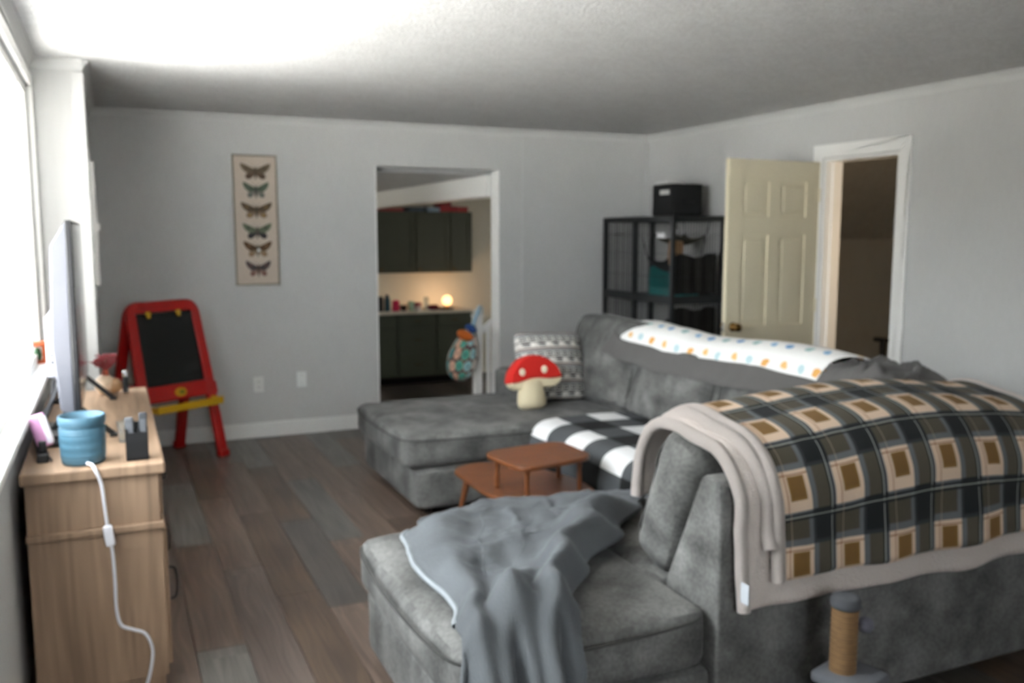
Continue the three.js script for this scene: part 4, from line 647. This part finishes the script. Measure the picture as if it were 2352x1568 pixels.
// ------------------------------------------------------------------ small animal cage in the corner
{
  const x0 = 3.93, x1 = 4.4, z0 = -6.78, z1 = -5.76, yt = 1.69, yb = 0.12, mid = 1.04;
  const t = thing('animal_cage', 'tall dark metal small animal cage in the room corner', 'cage', [(x0 + x1) / 2, 0, (z0 + z1) / 2]);
  const fm = M('#202223', { roughness: 0.5, metalness: 0.3 }), p = 0.034;
  for (const x of [x0, x1]) for (const z of [z0, z1]) part('post', span(x - p / 2, x + p / 2, yb, yt, z - p / 2, z + p / 2, 0.004), fm, t);
  const zm = -6.3; part('post', span(x0 - p / 2, x0 + p / 2, yb, yt, zm - p / 2, zm + p / 2, 0.004), fm, t);
  for (const y of [yt - 0.02, 0.4]) { for (const x of [x0, x1]) part('rail', span(x - p / 2, x + p / 2, y - 0.02, y + 0.02, z0, z1, 0.004), fm, t); for (const z of [z0, z1]) part('rail', span(x0, x1, y - 0.02, y + 0.02, z - p / 2, z + p / 2, 0.004), fm, t); }
  part('shelf_pan', merge([span(x0, x1, mid - 0.012, mid, z0, z1), span(x0 - 0.012, x0 + 0.012, mid - 0.03, mid + 0.035, z0, z1, 0.003), span(x1 - 0.012, x1 + 0.012, mid - 0.03, mid + 0.035, z0, z1, 0.003), span(x0, x1, mid - 0.03, mid + 0.035, z1 - 0.012, z1 + 0.012, 0.003)]), fm, t, 'dark plastic shelf pan');
  part('floor_pan', merge([span(x0, x1, 0.36, 0.375, z0, z1), span(x0 - 0.012, x0 + 0.012, 0.36, 0.44, z0, z1, 0.003), span(x0, x1, 0.36, 0.44, z1 - 0.012, z1 + 0.012, 0.003)]), fm, t);
  part('top_grid', span(x0, x1, yt - 0.008, yt, z0, z1), fm, t);
  const wires = (nm, list) => { const m = part(nm, merge(list), fm, t); m.userData.kind = 'stuff'; };
  const L = []; for (let z = z0 + 0.025; z < z1; z += 0.0255) L.push(box(0.0028, yt - 0.4, 0.0028, x0, (yt + 0.4) / 2, z)); for (const y of [0.7, 1.22, 1.4, 1.55]) L.push(box(0.003, 0.003, z1 - z0, x0, y, (z0 + z1) / 2)); wires('side_wires', L);
  const F = []; for (let x = x0 + 0.025; x < x1; x += 0.0255) F.push(box(0.0028, yt - 0.4, 0.0028, x, (yt + 0.4) / 2, z1)); for (const y of [0.7, 1.22, 1.4, 1.55]) F.push(box(x1 - x0, 0.003, 0.003, (x0 + x1) / 2, y, z1)); wires('front_wires', F);
  const B = []; for (let x = x0 + 0.025; x < x1; x += 0.0255) B.push(box(0.0028, yt - 0.4, 0.0028, x, (yt + 0.4) / 2, z0)); wires('back_wires', B);
  for (const [x, z] of [[x0 + 0.02, z0 + 0.02], [x0 + 0.02, z1 - 0.02], [x1 - 0.02, z0 + 0.02], [x1 - 0.02, z1 - 0.02]]) part('caster', cyl(0.035, 0.035, 0.03, 0, 0, 0, 16).rotateZ(Math.PI / 2).translate(x, 0.035, z), MAT.black, t);
  for (const [x, z] of [[x0, z0], [x0, z1], [x1, z0], [x1, z1]]) part('leg', span(x - 0.015, x + 0.015, 0.05, 0.13, z - 0.015, z + 0.015), fm, t);
  // contents
  const ham = (nm, label, c, zc, yc, w, d, sag, col) => { const g = sheet((u, v) => V(c + (u - 0.5) * w, yc - sag * (0.55 * Math.pow(Math.sin(Math.PI * u), 0.6) + 0.6 * Math.pow(Math.sin(Math.PI * v), 0.6)), zc + (v - 0.5) * d), 20, 20, 0.012, [1, 1]); const q = thing(nm, label, 'hammock', [c, yc - sag * 1.5, zc]); part('sling', g, M(col, { roughness: 0.95 }), q); for (const [a, b] of [[-1, -1], [1, -1], [-1, 1], [1, 1]]) part('strap', rod([c + a * w / 2, yc, zc + b * d / 2], [c + a * w / 2 * 1.05, yc + 0.12, zc + b * d / 2 * 1.2], 0.005), MAT.black, q); };
  ham('cage_hammock', 'dark slate hammock slung inside the cage', 4.14, -6.06, 1.4, 0.3, 0.34, 0.13, '#16191b');
  ham('cage_hammock', 'olive hammock slung high in the cage', 4.16, -6.0, 1.56, 0.3, 0.3, 0.08, '#3d3a2c');
  const tb = thing('teal_litter_box', 'teal plastic litter box on the cage shelf', 'litter box', [4.13, mid + 0.001, -6.03]);
  const teal = M('#2b7a78', { roughness: 0.45 }); own('tub', merge([box(0.26, 0.012, 0.3, 0, 0.006, 0, 0.004), box(0.012, 0.09, 0.3, -0.13, 0.045, 0, 0.005), box(0.012, 0.16, 0.3, 0.13, 0.08, 0, 0.005), box(0.26, 0.16, 0.012, 0, 0.08, -0.15, 0.005), box(0.26, 0.09, 0.012, 0, 0.045, 0.15, 0.005)]), teal, tb); own('high_back', box(0.26, 0.1, 0.012, 0, 0.2, -0.15, 0.005), teal, tb);
  const tan = thing('fleece_pouch', 'tan fleece pouch hanging by the front cage post', 'pouch', [4.02, 1.3, -5.85]); own('pouch', soft(0.12, 0.2, 0.05, { r: 0.022, seg: 10, lump: 0.012 }).translate(0, 0.1, 0), M('#a9835f', { roughness: 0.95 }), tan); own('loop', tube([[-0.03, 0.2, 0], [-0.02, 0.3, 0], [0.02, 0.3, 0], [0.03, 0.2, 0]], 0.004, 20, 6), MAT.black, tan);
  const card = solo('cage_card', span(3.9, 3.906, 1.52, 1.56, -5.94, -5.83, 0.001), M('#d9d9d9'), 'small white name card clipped to cage side', 'card');
  const dark = thing('fleece_bundle', 'dark brown fleece bundle on the lower cage floor', 'bundle', [4.14, 0.44, -6.05]); { const g = new THREE.SphereGeometry(1, 26, 18), q = g.attributes.position; for (let i = 0; i < q.count; i++) { const x = q.getX(i), y = q.getY(i), z = q.getZ(i), k = 0.8 + 0.45 * fbm(x * 2.5, y * 2.5, z * 2.5); q.setXYZ(i, x * 0.16 * k, Math.max(0, 0.2 + y * 0.22 * k), z * 0.2 * k); } g.computeVertexNormals(); own('fleece', g, M('#1c1916', { roughness: 0.95 }), dark); }
  const curtain = (label, y, h) => { const fl = thing('fleece_curtain', label, 'cloth', [4.17, y, -5.806]); own('curtain', sheet((u, v) => V((u - 0.5) * 0.4, h * (1 - v) + 0.012 * Math.sin(u * 9) * (1 - v), 0.012 * Math.sin(u * 22)), 40, 12, 0.01, [1, 1]), M('#1b1712', { roughness: 0.95 }), fl); for (const x of [-0.18, 0, 0.18]) own('hook', tube([[x, h - 0.02, 0], [x, h + 0.02, 0.0], [x, h + 0.025, 0.03]], 0.003, 12, 5), MAT.chrome, fl); };
  curtain('dark brown fleece hung above the cage shelf pan', 1.085, 0.3); curtain('dark brown fleece hung below the cage shelf pan', 0.46, 0.51);
  // box on the cage
  const sb = thing('storage_box', 'black fabric storage box with metal label holder on the cage', 'box', [4.16, yt + 0.004, -6.05], 0.0);
  own('box_body', soft(0.28, 0.25, 0.3, { r: 0.012, puff: [-0.004, 0, -0.004], seg: 8, lump: 0.004 }).translate(0, 0.125, 0), MAT.blackSoft, sb); own('label_holder', box(0.006, 0.036, 0.13, -0.14, 0.185, 0.03, 0.002), M('#c9c9c6', { roughness: 0.35 }), sb, 'silver label holder'); own('handle', tube([[-0.05, 0.14, 0.15], [-0.045, 0.11, 0.165], [0.045, 0.11, 0.165], [0.05, 0.14, 0.15]], 0.006, 24, 6), MAT.blackSoft, sb);
  solo('paper_stack', span(4.04, 4.2, yt + 0.258, yt + 0.279, -6.18, -6.0, 0.003), M('#d6d6d4'), 'white papers lying on the black storage box', 'papers');
}

// ------------------------------------------------------------------ television stand
const standMap = dataTex(512, 512, (u, v) => { const w = (tnoise(u * 4, v * 3, 4 * 3, 110) - 0.5) * 0.06, g = 0.4 * tnoise((u + w) * 70, v * 5, 70, 111) + 0.35 * tnoise((u + w) * 22, v * 3, 22 * 3, 112) + 0.35 * tnoise(u * 6, v * 2, 6, 113) - 0.05; return [lerp(0.46, 0.72, g), lerp(0.375, 0.60, g), lerp(0.30, 0.49, g)]; }, true, [1.3, 1.0]);
const standWood = new THREE.MeshStandardMaterial({ map: standMap, roughness: 0.6 });
const standMapT = standMap.clone(); standMapT.rotation = Math.PI / 2; standMapT.needsUpdate = true;
const SX0 = -0.285, SX1 = 0.118, SZ0 = -4.72, SZ1 = -3.14, SH = 0.8;
{
  const t = thing('tv_stand', 'light oak television stand with drawers under the window', 'tv stand', [(SX0 + SX1) / 2, 0, (SZ0 + SZ1) / 2]);
  const B = (n, g, p = t) => part(n, boxUV(g), standWood, p);
  B('top', span(SX0 - 0.012, SX1 + 0.016, SH - 0.04, SH, SZ0 - 0.018, SZ1 + 0.018, 0.008));
  B('upper_body', span(SX0, SX1 - 0.006, 0.595, SH - 0.04, SZ0, SZ1, 0.003)); B('ledge', span(SX0 - 0.004, SX1 + 0.006, 0.57, 0.595, SZ0 - 0.008, SZ1 + 0.01, 0.006)); B('lower_body', span(SX0, SX1, 0.05, 0.57, SZ0, SZ1, 0.003)); B('plinth', span(SX0 + 0.01, SX1 - 0.012, 0, 0.05, SZ0 + 0.01, SZ1 - 0.01));
  const n = 3, Lz = (SZ1 - SZ0 - 0.06) / n;
  for (let i = 0; i < n; i++) { const a = SZ0 + 0.03 + i * Lz + 0.006, b = a + Lz - 0.012; const dr = B('drawer', span(SX1 - 0.008, SX1 + 0.006, 0.61, SH - 0.052, a, b, 0.004)); part('handle', tube([[SX1 + 0.006, 0.68, (a + b) / 2 - 0.05], [SX1 + 0.022, 0.68, (a + b) / 2 - 0.045], [SX1 + 0.022, 0.68, (a + b) / 2 + 0.045], [SX1 + 0.006, 0.68, (a + b) / 2 + 0.05]], 0.004, 24, 6), MAT.black, dr); const d = B('cabinet_door', span(SX1, SX1 + 0.014, 0.07, 0.555, a, b, 0.004)); part('handle', tube([[SX1 + 0.014, 0.4, b - 0.05], [SX1 + 0.034, 0.395, b - 0.05], [SX1 + 0.034, 0.29, b - 0.05], [SX1 + 0.014, 0.285, b - 0.05]], 0.0045, 24, 6), MAT.black, d); }
}
// television, seen almost edge on
{
  const z0 = -4.6, z1 = -3.44, y0 = 0.915, y1 = 1.6, xf = -0.118;
  const t = thing('television', 'flat television seen edge on, pale grey back to the window', 'television', [xf - 0.03, SH, (z0 + z1) / 2]); t.rotation.y = 0.0;
  const back = M('#56575e', { roughness: 0.5 }), bez = M('#161618', { roughness: 0.3 });
  part('bezel', span(xf - 0.02, xf, y0, y1, z0, z1, 0.004), bez, t, 'black bezel'); part('screen', span(xf, xf + 0.001, y0 + 0.02, y1 - 0.01, z0 + 0.01, z1 - 0.01), M('#101216', { roughness: 0.12 }), t, 'dark glossy screen');
  // back shell tapering away from the panel
  const s = polyShape([[y0 + 0.004, 0], [y1 - 0.004, 0], [y1 - 0.09, -0.05], [y0 + 0.25, -0.062], [y0 + 0.02, -0.045]], 0.012); // (y, x)
  const g = extr(s, z1 - z0 - 0.012, 0.006, 5); g.applyMatrix4(new THREE.Matrix4().set(0, 1, 0, xf - 0.02, 1, 0, 0, 0, 0, 0, 1, z0 + 0.006, 0, 0, 0, 1)); { const ix = g.attributes.position; const p = g.attributes.position.array; for (let i = 0; i < p.length; i += 9) for (let k = 0; k < 3; k++) { const q = p[i + 3 + k]; p[i + 3 + k] = p[i + 6 + k]; p[i + 6 + k] = q; } g.computeVertexNormals(); }
  part('back_shell', g, back, t, 'pale grey back shell');
  const c = part('connector_box', span(xf - 0.105, xf - 0.06, y0 + 0.13, y0 + 0.35, z0 + 0.3, z1 - 0.08, 0.012), M('#8d8e97', { roughness: 0.5 }), t, 'pale connector cover');
  for (const y of [y0 + 0.18, y0 + 0.205]) part('port', span(xf - 0.09, xf - 0.076, y, y + 0.012, z1 - 0.081, z1 - 0.078), MAT.black, c);
  for (const z of [z0 + 0.17, z1 - 0.17]) { part('foot', merge([bar([xf - 0.03, y0 + 0.02, z], [xf + 0.1, SH + 0.006, z + 0.0], 0.02, 0.02), bar([xf - 0.03, y0 + 0.02, z], [xf - 0.13, SH + 0.006, z], 0.02, 0.02), span(xf - 0.145, xf - 0.115, SH, SH + 0.012, z - 0.02, z + 0.02, 0.003), span(xf + 0.085, xf + 0.115, SH, SH + 0.012, z - 0.02, z + 0.02, 0.003)]), MAT.black, t); }
}
// things behind and beside the television
{
  const r = thing('cable_box', 'black cable box lying on the stand behind television', 'cable box', [-0.2, SH, -3.62]);
  own('case', box(0.13, 0.045, 0.26, 0, 0.0225, 0, 0.006), M('#101012', { roughness: 0.4 }), r); own('front_strip', box(0.1, 0.012, 0.003, 0, 0.022, 0.131), M('#3c3f45'), r);
  const cab = (pts, rad, label) => solo('power_cable', tube(pts, rad, 60, 8), M('#17171a', { roughness: 0.6 }), label, 'cable', 'black cables behind the television');
  cab([[-0.19, 1.02, -3.7], [-0.215, 0.95, -3.66], [-0.25, 0.87, -3.5], [-0.255, 0.83, -3.36], [-0.25, SH + 0.008, -3.3]], 0.006, 'black cable dropping from the television connectors to the stand');
  cab([[-0.235, 0.95, -4.1], [-0.24, 0.9, -3.9], [-0.27, 0.86, -3.6], [-0.262, 0.83, -3.42], [-0.235, SH + 0.01, -3.33]], 0.007, 'thick black cable slanting down beside the window sill');
  cab([[-0.205, 0.97, -3.55], [-0.24, 0.93, -3.45], [-0.265, 0.9, -3.5], [-0.255, 0.85, -3.38], [-0.21, SH + 0.008, -3.26]], 0.004, 'thin black cable looping over the cable box');
  const ps = thing('power_strip', 'small black power adapter standing on the stand corner', 'adapter', [-0.236, SH, -3.285]); own('case', box(0.035, 0.03, 0.05, 0, 0.015, 0, 0.006), MAT.black, ps); own('plug', box(0.024, 0.04, 0.024, 0, 0.05, -0.005, 0.006), MAT.black, ps);
  const pk = thing('pink_pouch', 'small pink and white pouch leaning against the black cables', 'pouch', [-0.243, SH + 0.036, -3.36]); own('pouch', soft(0.05, 0.11, 0.02, { r: 0.009, seg: 10, lump: 0.006 }).rotateZ(0.25).translate(0, 0.055, 0), M('#c78fb6', { roughness: 0.5 }), pk); own('white_side', soft(0.022, 0.1, 0.021, { r: 0.008, seg: 8, lump: 0.003 }).rotateZ(0.25).translate(0.017, 0.058, 0.002), M('#e6e1e8', { roughness: 0.5 }), pk);
}
{ // blue wax warmer with its white cord
  const rib = dataTex(64, 256, (u, v) => 0.5 + 0.5 * Math.sin(v * Math.PI * 2 * 34), false);
  const glaze = M('#456a7c', { roughness: 0.45, bumpMap: rib, bumpScale: 0.0012 });
  const t = thing('wax_warmer', 'blue grey ribbed ceramic warmer with a white cord', 'warmer', [-0.112, SH, -3.225]);
  own('pot', lathe([[0, 0], [0.06, 0], [0.066, 0.006], [0.069, 0.03], [0.0705, 0.1], [0.0705, 0.122], [0.067, 0.125], [0.067, 0.13], [0.0715, 0.133], [0.073, 0.152], [0.0715, 0.16], [0.066, 0.16], [0.065, 0.14], [0.06, 0.128], [0, 0.128]], 48), glaze, t);
  own('wax', cyl(0.058, 0.058, 0.006, 0, 0.131, 0, 32), M('#c9a79a', { roughness: 0.3 }), t, 'pale pink wax');
  const w = M('#dcdce2', { roughness: 0.5 }), zz = -3.113;
  const cord = solo('white_cord', merge([tube([[-0.1, SH + 0.012, -3.152], [-0.085, SH + 0.01, -3.128], [-0.075, 0.792, zz + 0.002], [-0.062, 0.75, zz], [-0.056, 0.68, zz], [-0.05, 0.6, zz], [-0.04, 0.52, zz], [-0.037, 0.42, zz], [-0.036, 0.31, zz], [-0.024, 0.262, zz], [0.01, 0.242, zz], [0.045, 0.222, zz], [0.066, 0.165, zz], [0.06, 0.1, zz], [0.04, 0.03, zz], [0.02, 0.008, zz + 0.03]], 0.0055, 160, 10), soft(0.03, 0.072, 0.022, { r: 0.009, seg: 8, lump: 0 }).rotateZ(0.12).translate(-0.047, 0.575, zz + 0.004)]), w, 'white power cord with inline switch hanging down the stand', 'cord');
}
{ // remote caddy and small things on the stand
  const t = thing('remote_caddy', 'black upright caddy holding grey remotes on the stand corner', 'caddy', [0.052, SH, -3.2]);
  own('caddy', merge([box(0.07, 0.006, 0.05, 0, 0.003, 0), box(0.07, 0.095, 0.004, 0, 0.0475, 0.023, 0.0015), box(0.07, 0.125, 0.004, 0, 0.0625, -0.023, 0.0015), box(0.004, 0.11, 0.05, -0.033, 0.055, 0, 0.0015), box(0.004, 0.11, 0.05, 0.033, 0.055, 0, 0.0015), box(0.003, 0.1, 0.046, 0.005, 0.05, 0)]), M('#0b0b0d', { roughness: 0.85 }), t);
  const rm = (x, z, hgt, a, col, label) => { const q = thing('remote_control', label, 'remote', [0.052 + x, SH + 0.006, -3.2 + z]); q.rotation.z = a; own('case', box(0.026, hgt, 0.014, 0, hgt / 2, 0, 0.005), M(col, { roughness: 0.45 }), q); own('button_pad', box(0.018, hgt * 0.5, 0.003, 0, hgt * 0.6, 0.0075, 0.001), M('#5a5c60'), q); };
  rm(-0.016, 0.006, 0.14, 0.04, '#55575a', 'pale grey remote standing in the black caddy'); rm(0.018, -0.008, 0.15, -0.03, '#3a3c3f', 'darker grey remote standing in the black caddy');
  const gl = thing('glass_tumbler', 'small clear glass tumbler behind the remote caddy', 'glass', [0.02, SH, -3.5]); own('glass', lathe([[0, 0], [0.024, 0], [0.03, 0.075], [0.0275, 0.075], [0.022, 0.006], [0, 0.006]], 28), M('#eef3f3', { transmission: 0.95, roughness: 0.03, thickness: 0.002, ior: 1.45 }), gl);
  const sp = thing('spray_bottle', 'slim dark grey spray bottle with silver cap on the stand', 'bottle', [0.038, SH, -4.6]); own('body', cyl(0.0135, 0.0135, 0.075, 0, 0.0375, 0, 20), M('#3b3d41', { roughness: 0.4, metalness: 0.3 }), sp); own('cap', lathe([[0.0125, 0.075], [0.0125, 0.098], [0.009, 0.106], [0, 0.107]], 18), MAT.chrome, sp);
  // shell ornament with a pink tuft
  const o = thing('shell_ornament', 'round cream shell ornament with a dusty pink tuft', 'ornament', [-0.05, SH, -4.58]);
  own('shell', lathe([[0, 0], [0.025, 0.003], [0.045, 0.03], [0.047, 0.05], [0.04, 0.075], [0.02, 0.092], [0, 0.094]], 26), M('#d9c0a4', { roughness: 0.35 }), o); own('shell_half', new THREE.SphereGeometry(0.036, 22, 16).scale(1, 1, 0.9).translate(0.038, 0.042, 0.008), M('#b08a64', { roughness: 0.4 }), o, 'tan side of the shell');
  own('stalk', cyl(0.012, 0.016, 0.03, 0.004, 0.105, 0, 14), M('#b8583f'), o); const pink = M('#a34d52', { roughness: 0.8 }), tf = []; for (let i = 0; i < 34; i++) { const a = i * 2.4, q = 0.02 + 0.04 * rnd(), hgt = 0.135 + 0.05 * rnd(); tf.push(tube([[0.004, 0.115, 0], [0.004 + Math.cos(a) * q * 0.5, 0.135, Math.sin(a) * q * 0.5], [0.004 + Math.cos(a) * q, hgt, Math.sin(a) * q], [0.004 + Math.cos(a + 1) * q * 1.15, hgt + 0.008, Math.sin(a + 1) * q * 1.15]], 0.0035, 10, 5)); } const tm = own('tuft', merge(tf), pink, o, 'dusty pink curly tuft'); tm.userData.kind = 'stuff';
  // on the sill
  const l = thing('sill_lantern', 'small orange lantern with a green plant on window sill', 'lantern', [-0.338, WY0 + 0.002, -4.78]); const or = M('#b5541f', { roughness: 0.5 });
  own('lantern_top', box(0.075, 0.02, 0.085, 0, 0.09, 0, 0.004), or, l); own('lantern_base', box(0.075, 0.012, 0.085, 0, 0.006, 0, 0.003), or, l); for (const [a, b] of [[-1, -1], [1, -1], [-1, 1], [1, 1]]) own('lantern_post', box(0.015, 0.07, 0.015, a * 0.03, 0.047, b * 0.034), or, l); own('green_plant', lathe([[0, 0.012], [0.014, 0.012], [0.018, 0.04], [0.01, 0.07], [0, 0.076]], 16), M('#2f6a45', { roughness: 0.6 }), l);
}
// ------------------------------------------------------------------ scratching post in front of the near sofa back
{
  const rope = dataTex(64, 256, (u, v) => { const k = 0.5 + 0.5 * Math.sin(v * Math.PI * 2 * 26 + u * 6.28), n = tnoise(u * 16, v * 64, 64, 121); return [0.50 * (0.7 + 0.3 * k) + 0.06 * n, 0.38 * (0.7 + 0.3 * k) + 0.05 * n, 0.25 * (0.7 + 0.3 * k) + 0.03 * n]; }, true);
  const grey = M('#5f6165', { roughness: 0.95, bumpMap: fuzzBump, bumpScale: 0.002 });
  const t = thing('scratching_post', 'sisal wrapped cat scratching post with grey top and base', 'cat post', [1.89, 0, -1.86]);
  own('base', soft(0.34, 0.05, 0.34, { r: 0.02, seg: 8 }).rotateY(0.3).translate(0, 0.025, 0), grey, t); own('lower_shelf', soft(0.17, 0.04, 0.17, { r: 0.018, seg: 8 }).rotateY(0.3).translate(0.02, 0.27, 0.01), grey, t);
  own('lower_post', cyl(0.04, 0.04, 0.21, 0, 0.155, 0, 24), M('#ffffff', { map: rope, roughness: 0.9 }), t);
  const pts = []; for (let i = 0; i <= 26; i++) { const y = 0.28 + i * 0.0078; pts.push([0.037 + 0.0018 * (i % 2), y]); } own('sisal_post', lathe([[0, 0.28], ...pts, [0, 0.483]], 28), M('#ffffff', { map: rope, roughness: 0.9 }), t, 'sisal rope wrapped post');
  own('top_cap', lathe([[0, 0.483], [0.04, 0.483], [0.043, 0.49], [0.043, 0.507], [0.038, 0.515], [0, 0.517]], 26), grey, t);
  const b = thing('toy_ball', 'small grey pompom toy ball hanging beside the scratching post', 'toy', [1.982, 0.383, -1.87]); const g = new THREE.SphereGeometry(0.024, 22, 16), p = g.attributes.position; for (let i = 0; i < p.count; i++) { const k = 1 + 0.12 * (noise(p.getX(i) * 300, p.getY(i) * 300, p.getZ(i) * 300) - 0.5); p.setXYZ(i, p.getX(i) * k, p.getY(i) * k + 0.024, p.getZ(i) * k); } g.computeVertexNormals(); own('ball', g, M('#6a6a74', { roughness: 0.95 }), b); own('string', tube([[0, 0.046, 0], [-0.02, 0.085, 0], [-0.05, 0.11, 0.005]], 0.0015, 16, 5), M('#55565c'), b);
}

scene.traverse((o) => { if (o.isMesh) { o.castShadow = true; o.receiveShadow = true; } });
renderer.render(scene, camera);
